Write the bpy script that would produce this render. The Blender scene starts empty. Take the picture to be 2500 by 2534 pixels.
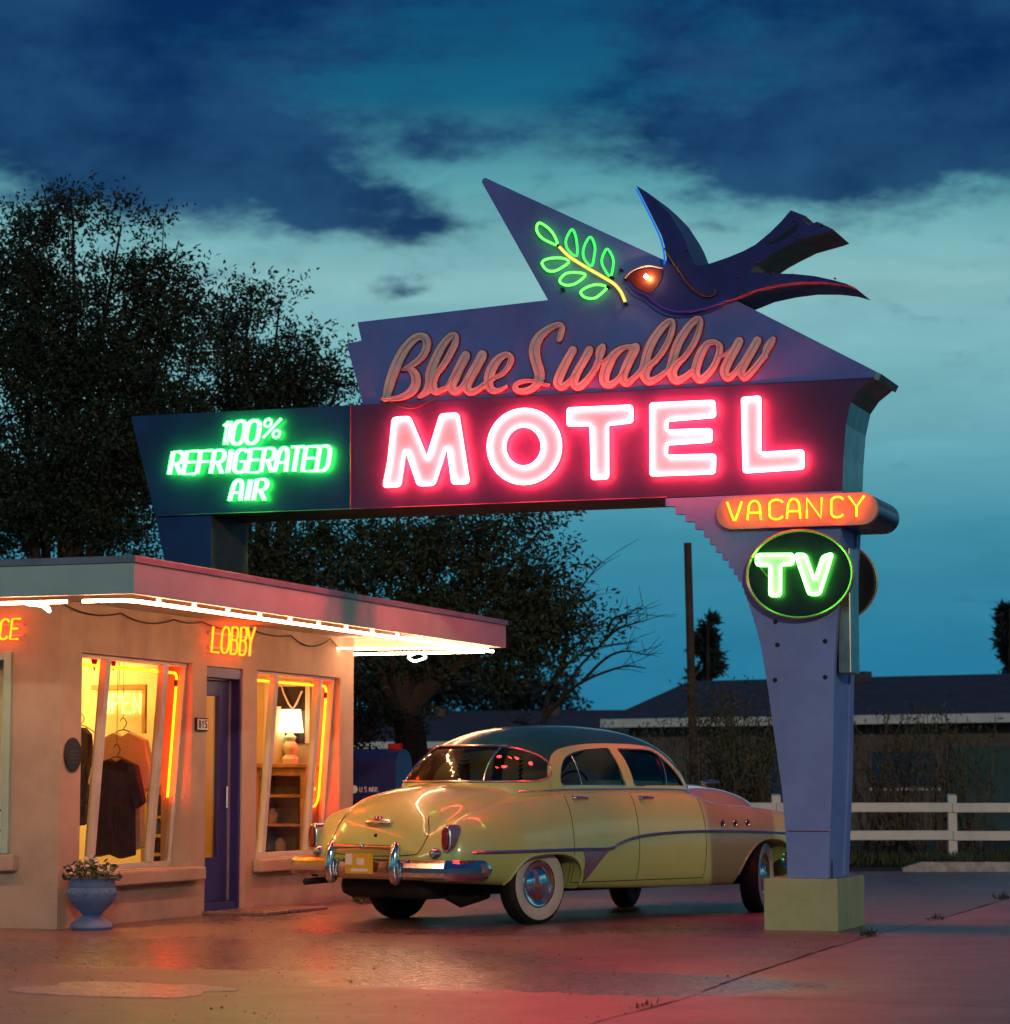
import bpy, bmesh, math, random
import numpy as np
from mathutils import Vector, Matrix, Quaternion
from mathutils.bvhtree import BVHTree

S = bpy.context.scene
C = S.collection
R = math.radians

# ---------------------------------------------------------------- camera, sky, lamp, exposure
# World axes: X runs along the big sign (to the right), Y along the lobby wall (away), origin at the lobby's corner.
FPX, PHI, TILT, CAM = 6593.0, 0.3448, 0.1034, Vector((10.749, -19.228, 1.13))
RT = Vector((math.cos(PHI), math.sin(PHI), 0))
F0 = Vector((-math.sin(PHI), math.cos(PHI), 0))
cam = bpy.data.cameras.new('camera')
cam.sensor_fit = 'HORIZONTAL'; cam.sensor_width = 56.0; cam.lens = 56.0 * FPX / 2500.0
cam.clip_start = 0.1; cam.clip_end = 3000
cam.dof.use_dof = True; cam.dof.focus_distance = 22.0; cam.dof.aperture_fstop = 5.6
cam_ob = bpy.data.objects.new('camera', cam); C.objects.link(cam_ob)
cam_ob.location = CAM
cam_ob.rotation_euler = (R(90) + TILT, 0, PHI)
S.camera = cam_ob

S.render.engine = 'CYCLES'
S.cycles.use_denoising = True
S.cycles.sample_clamp_indirect = 6.0
S.cycles.max_bounces = 5; S.cycles.diffuse_bounces = 2; S.cycles.glossy_bounces = 3
S.cycles.transparent_max_bounces = 12; S.cycles.transmission_bounces = 4
S.cycles.caustics_reflective = False; S.cycles.caustics_refractive = False
S.view_settings.view_transform = 'Standard'; S.view_settings.look = 'None'
S.view_settings.exposure = 0.0; S.view_settings.gamma = 1.0; S.view_settings.use_curve_mapping = False

world = bpy.data.worlds.new('World'); S.world = world; world.use_nodes = True


class NB:
    """small node-tree builder"""
    def __init__(s, nt): s.nt = nt
    def n(s, kind, **kw):
        o = s.nt.nodes.new(kind)
        for k, v in kw.items(): setattr(o, k, v)
        return o
    def put(s, sock, v):
        if isinstance(v, bpy.types.NodeSocket): s.nt.links.new(v, sock)
        elif v is not None: sock.default_value = v
    def m(s, op, a, b=None, c=None, clamp=False):
        o = s.n('ShaderNodeMath', operation=op, use_clamp=clamp)
        s.put(o.inputs[0], a); s.put(o.inputs[1], b); s.put(o.inputs[2], c)
        return o.outputs[0]
    def dot(s, a, b):
        o = s.n('ShaderNodeVectorMath', operation='DOT_PRODUCT'); s.put(o.inputs[0], a); s.put(o.inputs[1], b)
        return o.outputs['Value']
    def vm(s, op, a, b=None):
        o = s.n('ShaderNodeVectorMath', operation=op); s.put(o.inputs[0], a)
        if b is not None: s.put(o.inputs[1], b)
        return o.outputs[0]
    def noise(s, vec, scale, detail=4, rough=0.5, dist=0.0, color=False):
        o = s.n('ShaderNodeTexNoise'); s.put(o.inputs['Vector'], vec)
        o.inputs['Scale'].default_value = scale; o.inputs['Detail'].default_value = detail
        o.inputs['Roughness'].default_value = rough; o.inputs['Distortion'].default_value = dist
        return o.outputs['Color' if color else 'Fac']
    def ss(s, x, a, b):
        o = s.n('ShaderNodeMapRange', interpolation_type='SMOOTHSTEP')
        s.put(o.inputs[0], x); s.put(o.inputs[1], a); s.put(o.inputs[2], b)
        return o.outputs[0]
    def mix(s, f, a, b, blend='MIX'):
        o = s.n('ShaderNodeMix', data_type='RGBA', blend_type=blend)
        s.put(o.inputs[0], f); s.put(o.inputs[6], a); s.put(o.inputs[7], b)
        return o.outputs[2]
    def ramp(s, x, stops):
        o = s.n('ShaderNodeValToRGB'); e = o.color_ramp.elements
        while len(e) < len(stops): e.new(0.5)
        for el, (p, c) in zip(e, stops): el.position = p; el.color = (*c, 1)
        s.put(o.inputs[0], x)
        return o.outputs[0]


def lin(r, g, b):
    f = lambda c: (c / 255 / 12.92) if c / 255 <= 0.04045 else ((c / 255 + 0.055) / 1.055) ** 2.4
    return (f(r), f(g), f(b))


def build_sky():
    nt = world.node_tree; nt.nodes.clear(); b = NB(nt)
    d = b.n('ShaderNodeTexCoord').outputs['Generated']
    x = b.dot(d, tuple(RT)); y = b.dot(d, tuple(F0)); z = b.dot(d, (0, 0, 1))
    DEG = 57.29578
    az = b.m('MULTIPLY', b.m('ARCTAN2', x, y), DEG)
    el = b.m('MULTIPLY', b.m('ARCSINE', z), DEG)
    # soft warping of the cloud coordinates
    sv = b.vm('MULTIPLY', d, (1, 1, 1.9))
    w1 = b.m('SUBTRACT', b.noise(sv, 9, 6, .6), .5)
    w2 = b.m('SUBTRACT', b.noise(b.vm('ADD', sv, (7, 3, 5)), 9, 6, .6), .5)
    az2 = b.m('ADD', az, b.m('MULTIPLY', w1, 5.5))
    el2 = b.m('ADD', el, b.m('MULTIPLY', w2, 2.4))
    # clear glow of dusk by height above the horizon
    base = b.ramp(b.m('DIVIDE', el, 30, clamp=True), [
        (0.0, lin(34, 116, 152)), (0.10, lin(42, 124, 158)), (0.18, lin(62, 140, 164)), (0.255, lin(108, 172, 184)),
        (0.36, lin(136, 188, 192)), (0.43, lin(92, 162, 172)), (0.49, lin(24, 98, 132)), (0.60, lin(9, 66, 112)), (1.0, lin(8, 46, 94))])
    # cloud banks: (azimuth, elevation, half width, half height, weight)
    banks = [(-9.5, 14.3, 5.0, 1.7, 1.1), (-6.2, 13.3, 2.6, 1.0, .9), (9.8, 15.2, 5.0, 2.2, 1.15), (6.2, 13.6, 2.5, 1.0, .85), (9.5, 13.6, 2.4, .9, .6),
             (-1, 18.1, 14, 1.5, .75), (-9.5, 17.2, 6, 2.0, .8), (-2.0, 12.25, 2.0, .55, .85), (-3.9, 13.9, 1.7, .45, .35), (-.9, 13.95, 1.4, .45, .6),
             (-1.9, 10.95, 1.0, .26, .62), (2.9, 14.2, 1.8, .8, .65), (1.6, 12.7, 1.5, .35, .3), (-4.6, 12.5, .9, .35, .7), (-3.2, 13.0, 1.2, .3, .6), (-3.5, 15.6, 2.2, .5, .4), (3.4, 15.8, 1.8, .7, .55), (5.0, 11.9, 2.2, .16, .28), (8.5, 10.2, 2.6, .2, .2), (-6.3, 11.0, 1.6, .2, .3), (-26, 13, 9, 4, .8), (27, 12, 10, 4, .8)]
    tot = None
    for a, e, sa, se, wt in banks:
        u = b.m('DIVIDE', b.m('SUBTRACT', az2, a), sa); v = b.m('DIVIDE', b.m('SUBTRACT', el2, e), se)
        g = b.m('MULTIPLY', b.m('POWER', 2.71828, b.m('MULTIPLY', b.m('ADD', b.m('MULTIPLY', u, u), b.m('MULTIPLY', v, v)), -1.0)), wt)
        tot = g if tot is None else b.m('ADD', tot, g)
    # the same broken cloud all round the sky
    rest = b.m('MULTIPLY', b.ss(b.m('ABSOLUTE', az), 16, 34), b.m('MULTIPLY', b.ss(b.noise(sv, 2.4, 6, .6), .40, .66), .9))
    high = b.m('MULTIPLY', b.ss(el, 16, 24), .75)
    fine = b.m('MULTIPLY', b.m('SUBTRACT', b.noise(b.vm('MULTIPLY', d, (1, 1, 2.6)), 32, 9, .68), .5), 1.5)
    dens = b.m('ADD', b.m('ADD', b.m('ADD', tot, rest), high), fine)
    cloud = b.ss(dens, .10, .95)
    shade = b.noise(sv, 13, 5, .6)
    ccol = b.mix(b.ss(shade, .32, .70), (*lin(8, 42, 90), 1), (*lin(32, 74, 116), 1))
    col = b.mix(b.m('MULTIPLY', cloud, .96), base, ccol)
    wisp = b.m('MULTIPLY', b.m('SUBTRACT', b.noise(b.vm('MULTIPLY', d, (1, 1, 3.4)), 17, 6, .6, .6), .5), .55)
    col = b.mix(1.0, col, b.ramp(b.m('ADD', wisp, .5), [(0.2, (.72, .76, .80)), (0.8, (1.22, 1.2, 1.16))]), 'MULTIPLY')
    bg = b.n('ShaderNodeBackground'); b.put(bg.inputs[0], col); bg.inputs[1].default_value = 1.0
    out = b.n('ShaderNodeOutputWorld'); nt.links.new(bg.outputs[0], out.inputs[0])


build_sky()
# the one distant lamp behind the camera, to the right: it throws the sign post's shadow on the car
SUN_DIR = Vector((.481, -.876, math.tan(R(15))))
sun = bpy.data.lights.new('sun', 'SUN'); sun.energy = 0.62; sun.angle = R(1.2); sun.color = (1.0, 0.84, 0.55)
sun_ob = bpy.data.objects.new('sun', sun); C.objects.link(sun_ob)
sun_ob.rotation_euler = SUN_DIR.to_track_quat('Z', 'Y').to_euler()
sun_ob.location = (20, -30, 12)

# ---------------------------------------------------------------- helpers
WORLD = {}


def attach(o, parent):
    if parent is not None:
        o.parent = parent
        if parent.name in WORLD: o.matrix_parent_inverse = WORLD[parent.name].inverted()
    return o


def empty(name, loc=(0, 0, 0), rz=0.0, local=False):
    o = bpy.data.objects.new(name, None); C.objects.link(o)
    o.location = loc; o.rotation_euler = (0, 0, rz); o.empty_display_size = .2
    if not local: WORLD[o.name] = Matrix.Translation(loc) @ Matrix.Rotation(rz, 4, 'Z')
    return o


def tag(o, label=None, cat=None, group=None, kind=None):
    if label: o['label'] = label
    if cat: o['category'] = cat
    if group: o['group'] = group
    if kind: o['kind'] = kind
    return o


class MB:
    """collects faces, then builds one mesh object"""
    def __init__(s): s.v = []; s.f = []; s.mi = []
    def add(s, vs, fs, mi=0):
        k = len(s.v); s.v += [tuple(p) for p in vs]; s.f += [tuple(i + k for i in f) for f in fs]; s.mi += [mi] * len(fs); return s
    def box(s, a, b, mi=0):
        (x0, y0, z0), (x1, y1, z1) = a, b
        return s.add([(x0, y0, z0), (x1, y0, z0), (x1, y1, z0), (x0, y1, z0), (x0, y0, z1), (x1, y0, z1), (x1, y1, z1), (x0, y1, z1)],
                     [(0, 3, 2, 1), (4, 5, 6, 7), (0, 1, 5, 4), (1, 2, 6, 5), (2, 3, 7, 6), (3, 0, 4, 7)], mi)
    def hexa(s, p, mi=0):  # 8 corners, bottom ring then top ring
        return s.add(p, [(0, 3, 2, 1), (4, 5, 6, 7), (0, 1, 5, 4), (1, 2, 6, 5), (2, 3, 7, 6), (3, 0, 4, 7)], mi)
    def prism(s, poly, a0, a1, axis='Y', mi=0):
        n = len(poly)
        area = sum(poly[i][0] * poly[(i + 1) % n][1] - poly[(i + 1) % n][0] * poly[i][1] for i in range(n))
        if area < 0: poly = poly[::-1]
        def P(p, a):
            return {'Y': (p[0], a, p[1]), 'X': (a, p[0], p[1]), 'Z': (p[0], p[1], a)}[axis]
        lo, hi = min(a0, a1), max(a0, a1)
        vs = [P(p, lo) for p in poly] + [P(p, hi) for p in poly]
        if axis == 'Y': f = [tuple(range(n)), tuple(range(2 * n - 1, n - 1, -1))] + [((i + 1) % n, i, n + i, n + (i + 1) % n) for i in range(n)]
        else: f = [tuple(range(n - 1, -1, -1)), tuple(range(n, 2 * n))] + [(i, (i + 1) % n, n + (i + 1) % n, n + i) for i in range(n)]
        return s.add(vs, f, mi)
    def tube(s, pts, r, closed=False, n=6, caps=True, mi=0):
        pts = [Vector(p) for p in pts]
        rr = r if hasattr(r, '__len__') else [r] * len(pts)
        N = len(pts); tang = []
        for i in range(N):
            a = pts[i - 1] if (i > 0 or closed) else pts[i]; c = pts[(i + 1) % N] if (i < N - 1 or closed) else pts[i]
            t = (c - a); tang.append(t.normalized() if t.length > 1e-9 else Vector((0, 0, 1)))
        ref = Vector((0, 0, 1)) if abs(tang[0].z) < .9 else Vector((1, 0, 0))
        nrm = tang[0].cross(ref).normalized(); vs = []
        for i in range(N):
            if i: 
                nrm = tang[i - 1].rotation_difference(tang[i]) @ nrm
            bi = tang[i].cross(nrm)
            for k in range(n):
                a = 2 * math.pi * k / n
                vs.append(pts[i] + (nrm * math.cos(a) + bi * math.sin(a)) * rr[i])
        f = []
        for i in range(N if closed else N - 1):
            j = (i + 1) % N
            for k in range(n):
                f.append((i * n + k, i * n + (k + 1) % n, j * n + (k + 1) % n, j * n + k))
        if not closed and caps: f += [tuple(range(n - 1, -1, -1)), tuple(range((N - 1) * n, N * n))]
        return s.add(vs, f, mi)
    def lathe(s, prof, centre, axis='Z', n=24, mi=0, caps=True):  # prof: (radius, height)
        vs = []; c = Vector(centre)
        for r, h in prof:
            for k in range(n):
                a = 2 * math.pi * k / n; p, q = r * math.cos(a), r * math.sin(a)
                vs.append(c + Vector({'Z': (p, q, h), 'Y': (p, h, q), 'X': (h, p, q)}[axis]))
        f = []
        for i in range(len(prof) - 1):
            for k in range(n):
                q = (i * n + k, i * n + (k + 1) % n, (i + 1) * n + (k + 1) % n, (i + 1) * n + k)
                f.append(q if axis != 'Y' else q[::-1])
        if caps and prof[0][0] > 1e-4: f.append(tuple(range(n - 1, -1, -1)))
        if caps and prof[-1][0] > 1e-4: f.append(tuple(range((len(prof) - 1) * n, len(prof) * n)))
        return s.add(vs, f, mi)
    def build(s, name, mats, parent=None, smooth=False, bevel=0.0, seg=2, angle=40):
        me = bpy.data.meshes.new(name); me.from_pydata(s.v, [], s.f)
        mats = mats if isinstance(mats, (list, tuple)) else [mats]
        for m in mats: me.materials.append(m)
        if len(mats) > 1: me.polygons.foreach_set('material_index', s.mi)
        if smooth:
            me.polygons.foreach_set('use_smooth', [True] * len(me.polygons))
            me.set_sharp_from_angle(angle=R(angle))
        me.update()
        o = bpy.data.objects.new(name, me); C.objects.link(o)
        if bevel:
            md = o.modifiers.new('bevel', 'BEVEL'); md.width = bevel; md.segments = seg; md.limit_method = 'ANGLE'; md.angle_limit = R(40)
        return attach(o, parent)


def spline(p, step=6, closed=False):
    """Catmull-Rom through points of any dimension"""
    p = [np.array(q, float) for q in p]; n = len(p); out = []
    rng = range(n) if closed else range(n - 1)
    for i in rng:
        a = p[i - 1] if (closed or i > 0) else 2 * p[0] - p[1]
        b_, c = p[i], p[(i + 1) % n]
        d = p[(i + 2) % n] if (closed or i + 2 < n) else 2 * p[-1] - p[-2]
        for k in range(step):
            t = k / step
            out.append(.5 * ((2 * b_) + (c - a) * t + (2 * a - 5 * b_ + 4 * c - d) * t * t + (3 * b_ - a - 3 * c + d) * t ** 3))
    if not closed: out.append(p[-1])
    return out


def rounded(poly, r, seg=4):
    """round the corners of a closed polygon (2D or 3D points)"""
    out = []; n = len(poly); P = [np.array(q, float) for q in poly]
    for i in range(n):
        a, b_, c = P[i - 1], P[i], P[(i + 1) % n]
        la, lc = np.linalg.norm(a - b_), np.linalg.norm(c - b_)
        d = min(r, la * .45, lc * .45)
        p0 = b_ + (a - b_) / la * d; p1 = b_ + (c - b_) / lc * d
        for k in range(seg + 1):
            t = k / seg; out.append((1 - t) ** 2 * p0 + 2 * t * (1 - t) * b_ + t * t * p1)
    return out


def ray(u, v):
    ct, st = math.cos(TILT), math.sin(TILT)
    fw = F0 * ct + Vector((0, 0, st)); up = F0 * -st + Vector((0, 0, ct))
    return fw + RT * ((u - 1250) / FPX) - up * ((v - 1267) / FPX)


def onY(u, v, Y):
    d = ray(u, v); return CAM + d * ((Y - CAM.y) / d.y)


def onX(u, v, X):
    d = ray(u, v); return CAM + d * ((X - CAM.x) / d.x)


def onZ(u, v, Z=0.0):
    d = ray(u, v); return CAM + d * ((Z - CAM.z) / d.z)


def dep(u, v, D): return CAM + ray(u, v) * D


# ---------------------------------------------------------------- materials
def mat(name, col, rough=.6, metal=0.0, spec=.5, var=.12, vscale=3.0, bump=0.0, bscale=60.0, col2=None, coat=0.0, dirt=0.0, dscale=1.2, rvar=.15):
    m = bpy.data.materials.new(name); m.use_nodes = True; nt = m.node_tree; b = NB(nt)
    p = nt.nodes['Principled BSDF']
    tc = b.n('ShaderNodeTexCoord').outputs['Object']
    c2 = col2 or tuple(c * (1 - var) for c in col)
    c1 = tuple(min(1, c * (1 + var * .6)) for c in col) if not col2 else col
    f = b.noise(tc, vscale, 6, .62)
    c = b.mix(b.ss(f, .32, .68), (*c1, 1), (*c2, 1))
    if dirt:
        g = b.ss(b.noise(b.vm('MULTIPLY', tc, (1, 1, .35)), dscale, 8, .7), .50, .74)
        c = b.mix(b.m('MULTIPLY', g, dirt), c, (.05, .035, .028, 1))
    b.put(p.inputs['Base Color'], c)
    r2 = b.noise(tc, vscale * 4, 5, .6)
    b.put(p.inputs['Roughness'], b.m('ADD', rough - rvar * .5, b.m('MULTIPLY', r2, rvar), clamp=True))
    p.inputs['Metallic'].default_value = metal; p.inputs['Specular IOR Level'].default_value = spec
    p.inputs['Coat Weight'].default_value = coat; p.inputs['Coat Roughness'].default_value = .04
    if bump:
        bn = b.n('ShaderNodeBump'); bn.inputs['Strength'].default_value = bump; bn.inputs['Distance'].default_value = .02
        b.put(bn.inputs['Height'], b.noise(tc, bscale, 6, .65)); nt.links.new(bn.outputs[0], p.inputs['Normal'])
    return m


def emit(name, col, k=1.0):
    m = bpy.data.materials.new(name); m.use_nodes = True; nt = m.node_tree; nt.nodes.clear(); b = NB(nt)
    e = b.n('ShaderNodeEmission'); e.inputs[0].default_value = (*[c * k / max(max(col) * k, 1e-6) for c in col], 1)
    e.inputs[1].default_value = max(col) * k
    o = b.n('ShaderNodeOutputMaterial'); nt.links.new(e.outputs[0], o.inputs[0])
    return m


def glass(name, tint=(.85, .9, .9), refl=1.0, rough=.0):
    m = bpy.data.materials.new(name); m.use_nodes = True; nt = m.node_tree; nt.nodes.clear(); b = NB(nt)
    t = b.n('ShaderNodeBsdfTransparent'); t.inputs[0].default_value = (*tint, 1)
    g = b.n('ShaderNodeBsdfGlossy'); g.inputs['Roughness'].default_value = rough
    fr = b.n('ShaderNodeFresnel'); fr.inputs[0].default_value = 1.5
    mx = b.n('ShaderNodeMixShader'); b.put(mx.inputs[0], b.m('MULTIPLY', fr.outputs[0], refl, clamp=True))
    nt.links.new(t.outputs[0], mx.inputs[1]); nt.links.new(g.outputs[0], mx.inputs[2])
    o = b.n('ShaderNodeOutputMaterial'); nt.links.new(mx.outputs[0], o.inputs[0])
    return m


M = {}
M['navy'] = mat('navy enamel with neon red', (.060, .034, .125), .42, var=.25, vscale=2, dirt=.25, dscale=1.5)  # red raised in the navy paint to strengthen the neon halo
M['navy2'] = mat('blue sign enamel', (.014, .042, .17), .42, var=.25, vscale=2, dirt=.25, dscale=1.5)
M['lav'] = mat('faded lavender blue enamel', (.145, .205, .60), .5, var=.14, vscale=2.2, dirt=.28, dscale=1.0, bump=.12, bscale=2.5)
M['pillar'] = mat('lavender blue post paint', (.22, .32, .68), .55, var=.10, vscale=2.5, dirt=.2, dscale=1.3, bump=.05, bscale=30)
M['metal'] = mat('dull galvanised sheet', (.42, .38, .30), .32, metal=.9, var=.25, vscale=5, dirt=.4)
M['darkmetal'] = mat('rusty brown steel', (.10, .055, .04), .6, metal=.3, var=.3, vscale=6)
M['under'] = mat('brown painted underside', (.075, .055, .055), .6, var=.3, vscale=3)
M['plate'] = mat('cream letter enamel', (.82, .74, .70), .45, var=.05, vscale=6)
M['cream'] = mat('weathered grey cream letter paint', (.72, .66, .62), .6, var=.12, vscale=9, dirt=.15, dscale=6)
M['redtrim'] = mat('dark red letter edging', (.22, .018, .03), .5, var=.3, vscale=8)
M['bird'] = mat('deep blue bird enamel', (.030, .030, .20), .4, var=.25, vscale=3)
M['birdred'] = mat('red throat enamel', (.075, .008, .007), .45, var=.2, vscale=8)
M['blackpaint'] = mat('black enamel', (.012, .014, .010), .35, var=.3, vscale=6)
M['rim'] = mat('tarnished rim metal', (.45, .38, .22), .35, metal=.8, var=.2)
M['dead'] = mat('unlit glass tubing', (.42, .40, .42), .15, spec=.8, var=.1)
M['rubber'] = mat('black insulator', (.012, .011, .011), .5, var=.2)
M['wire'] = mat('brown cable', (.07, .045, .03), .6, var=.2)
M['orangeplate'] = mat('orange capsule enamel', (.62, .40, .30), .45, var=.08, vscale=6)
M['capsule'] = mat('dark purple capsule enamel', (.035, .026, .07), .28, var=.2)
M['n_red'] = emit('rose neon', (118, 4.2, 5.2))
M['n_green'] = emit('white green neon', (1.0, 27, 1.5))
M['n_tv'] = emit('pale green neon', (2.2, 20, 1.7))
M['n_gold'] = emit('gold neon', (34, 1.5, .04))
M['n_lobby'] = emit('gold sign neon', (11, .85, .025))
M['n_vac'] = emit('amber neon', (17, 1.5, .06))
M['n_leaf'] = emit('leaf green neon', (.10, 1.7, .18))
M['n_leaf2'] = emit('lime green neon', (.36, 3.4, .25))
M['n_stem'] = emit('lemon neon', (1.25, .95, .16))
M['n_blue'] = emit('blue neon', (.008, .17, .8))
M['n_violet'] = emit('dim violet neon', (.05, .02, .12))
M['n_cove'] = emit('warm white cold cathode tube', (56, 26, 13))
M['n_white'] = emit('cool white tube', (9, 10.5, 10))
M['bulb'] = emit('eye bulb', (230, 110, 36))
M['stucco'] = mat('pinkish tan stucco', (.50, .385, .315), .85, spec=.2, var=.14, vscale=1.6, bump=.6, bscale=70, dirt=.28, dscale=1.1)
M['base'] = mat('pale olive cream stucco', (.50, .52, .28), .85, spec=.2, var=.10, vscale=3, bump=.3, bscale=80, dirt=.2, dscale=2)
M['fascia'] = mat('pale painted fascia', (.44, .60, .57), .55, var=.12, vscale=1.2, dirt=.22, dscale=1.6)
M['coping'] = mat('blue grey coping metal', (.24, .27, .33), .45, metal=.2, var=.2, dirt=.3)
M['soffit'] = mat('cream soffit board', (.62, .54, .44), .8, var=.1, dirt=.15)
M['roofing'] = mat('tar roof', (.04, .04, .045), .9)
M['doorblue'] = mat('deep violet blue door paint', (.030, .022, .16), .4, var=.15, dirt=.15)
M['frame'] = mat('pink grey window frame', (.55, .50, .49), .45, var=.1)
M['teal'] = mat('pale teal window frame', (.36, .52, .46), .5, var=.1)
M['alu'] = mat('brushed door edge', (.5, .45, .45), .35, metal=.7)
M['bronze'] = mat('dark bronze plaque', (.03, .026, .024), .4, metal=.4)
M['white'] = mat('white paint', (.78, .77, .74), .55, var=.06, dirt=.12)
M['fence'] = mat('chalky white fence paint', (.70, .72, .68), .6, var=.08, dirt=.2)
M['ink'] = mat('black lettering', (.02, .02, .02), .6)
M['sheet'] = mat('paper', (.8, .76, .72), .7, var=.04)
M['inwall'] = mat('cream interior wall', (.78, .66, .40), .8, var=.06)
M['infloor'] = mat('interior floor', (.22, .13, .07), .5)
M['wood'] = mat('honey pine', (.52, .27, .09), .45, var=.3, vscale=5)
M['darkcloth'] = mat('black cotton', (.045, .028, .026), .95, spec=.1, var=.3, vscale=12, bump=.3, bscale=25)
M['whitecloth'] = mat('white cotton', (.62, .52, .42), .95, spec=.1, var=.08, vscale=10, bump=.3, bscale=20)
M['redcloth'] = mat('red cloth', (.5, .03, .02), .9, var=.2)
M['shade'] = emit('lit lampshade', (4.2, 3.0, 1.3))
M['ceramic'] = mat('cream glazed ceramic', (.75, .68, .5), .25)
M['inlight'] = emit('lit ceiling fitting', (20, 11.5, 2.6))
M['winglass'] = glass('window glass', (.93, .95, .94), .75)
M['urn'] = mat('chalky blue glazed pot', (.10, .19, .40), .5, var=.18, vscale=5, bump=.15, bscale=25, dirt=.15)
M['soil'] = mat('soil', (.03, .02, .015), .95)
M['petal'] = mat('pale petals', (.62, .52, .50), .8)
M['leafpot'] = mat('pot foliage', (.05, .09, .04), .7)
# ---------------------------------------------------------------- ground
def ground_material(name, c1, c2, dry, wet_on=True):
    m = bpy.data.materials.new(name); m.use_nodes = True; nt = m.node_tree; b = NB(nt)
    p = nt.nodes['Principled BSDF']
    pos = b.n('ShaderNodeNewGeometry').outputs['Position']
    rel = b.vm('SUBTRACT', pos, tuple(CAM))
    s = b.dot(rel, tuple(RT)); w = b.dot(rel, tuple(F0))
    n1 = b.m('SUBTRACT', b.noise(pos, .8, 6, .6), .5); n2 = b.m('SUBTRACT', b.noise(b.vm('ADD', pos, (31, 7, 0)), 1.1, 6, .6), .5)
    s2 = b.m('ADD', s, b.m('MULTIPLY', n1, 1.6)); w2 = b.m('ADD', w, b.m('MULTIPLY', n2, 1.1))
    tot = None
    for a, e, sa, se, k in [(-2.6, 19.0, 2.3, 1.7, 1.3), (-.9, 17.7, 1.4, .8, 1.2), (.3, 15.9, 1.5, .9, 1.2), (1.2, 15.2, 1.2, .8, .55), (.6, 21.6, 2.6, .9, .9), (2.2, 19, 1.5, .8, .45), (-3, 24, 2.5, 2, .9)]:
        u = b.m('DIVIDE', b.m('SUBTRACT', s2, a), sa); v = b.m('DIVIDE', b.m('SUBTRACT', w2, e), se)
        g = b.m('MULTIPLY', b.m('POWER', 2.71828, b.m('MULTIPLY', b.m('ADD', b.m('MULTIPLY', u, u), b.m('MULTIPLY', v, v)), -1.0)), k)
        tot = g if tot is None else b.m('ADD', tot, g)
    wet = b.ss(b.m('ADD', tot, b.m('MULTIPLY', b.m('SUBTRACT', b.noise(pos, 3.5, 8, .7), .5), .8)), .30, .80)
    grain = b.noise(pos, 220, 3, .7); blot = b.noise(pos, 1.7, 8, .65); stain = b.noise(b.vm('ADD', pos, (3, 9, 0)), .55, 6, .6)
    c = b.mix(b.ss(blot, .3, .7), (*c1, 1), (*c2, 1))
    c = b.mix(b.m('MULTIPLY', b.ss(stain, .52, .7), .35), c, (c2[0] * .5, c2[1] * .5, c2[2] * .5, 1))
    c = b.mix(b.m('MULTIPLY', b.ss(grain, .55, .75), .35), c, tuple(min(1, x * 1.9) for x in c1) + (1,))
    c = b.mix(b.m('MULTIPLY', wet, .45), c, (c2[0] * .55, c2[1] * .5, c2[2] * .5, 1))
    b.put(p.inputs['Base Color'], c)
    rr = b.m('ADD', dry - .06, b.m('MULTIPLY', b.noise(pos, 5, 6, .7), .16))
    wr = b.m('ADD', .13, b.m('MULTIPLY', b.noise(pos, 9, 7, .75), .26))
    mr = b.n('ShaderNodeMix', data_type='FLOAT'); b.put(mr.inputs[0], wet); b.put(mr.inputs[2], rr); b.put(mr.inputs[3], wr)
    b.put(p.inputs['Roughness'], mr.outputs[0]); b.put(p.inputs['Specular IOR Level'], b.m('ADD', .5, b.m('MULTIPLY', wet, .4)))
    bn = b.n('ShaderNodeBump'); bn.inputs['Distance'].default_value = .006
    b.put(bn.inputs['Strength'], b.m('SUBTRACT', .42, b.m('MULTIPLY', wet, .34)))
    b.put(bn.inputs['Height'], b.m('ADD', grain, b.m('MULTIPLY', b.noise(pos, 30, 5, .7), 1.2)))
    nt.links.new(bn.outputs[0], p.inputs['Normal'])
    return m


M['asphalt'] = ground_material('worn neon-reddened tarmac', (.245, .158, .140), (.150, .102, .094), .37)  # red cast of the neon light put into the tarmac colour
M['concrete'] = ground_material('old concrete apron', (.36, .235, .205), (.25, .165, .145), .42)
M['grassland'] = mat('dry verge soil', (.035, .040, .018), .95, var=.4, vscale=.8, bump=.5, bscale=8)
M['water'] = mat('rain water with wall reflection', (.50, .40, .34), .30, spec=1.0, var=.45, vscale=7, rvar=.3, bump=.10, bscale=40)  # pale salmon reflection of the lobby wall put into the base colour

g = MB(); g.add([(-400, -60, 0), (400, -60, 0), (400, 600, 0), (-400, 600, 0)], [(0, 1, 2, 3)])
tag(g.build('ground', M['asphalt']), kind='structure')
jx = [(6.80, -9.0), (6.735, -6.8), (6.737, -5.2), (6.603, -3.56), (6.453, -.83), (6.40, 1.57), (6.40, 4.0), (6.27, 8.2), (6.2, 14)]
joint = MB()
slabs = [(-9, -5.0), (-4.97, 1.1), (1.13, 7.2), (7.23, 14)]


def jX(y): return float(np.interp(y, [q[1] for q in jx], [q[0] for q in jx]))


pv = tag(empty('pavement', (9, 2, 0)), kind='structure')
for y0, y1 in slabs:
    ys = np.linspace(y0, y1, 9)
    poly = [(jX(y) + .025 + .012 * math.sin(y * 9.0), y) for y in ys] + [(16, y1 - 1.4 if y1 < 14 else y1), (16, y0 - 1.4)]
    MB().prism(poly, -.02, .006, 'Z').build('slab', M['concrete'], pv, bevel=.003)
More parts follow.
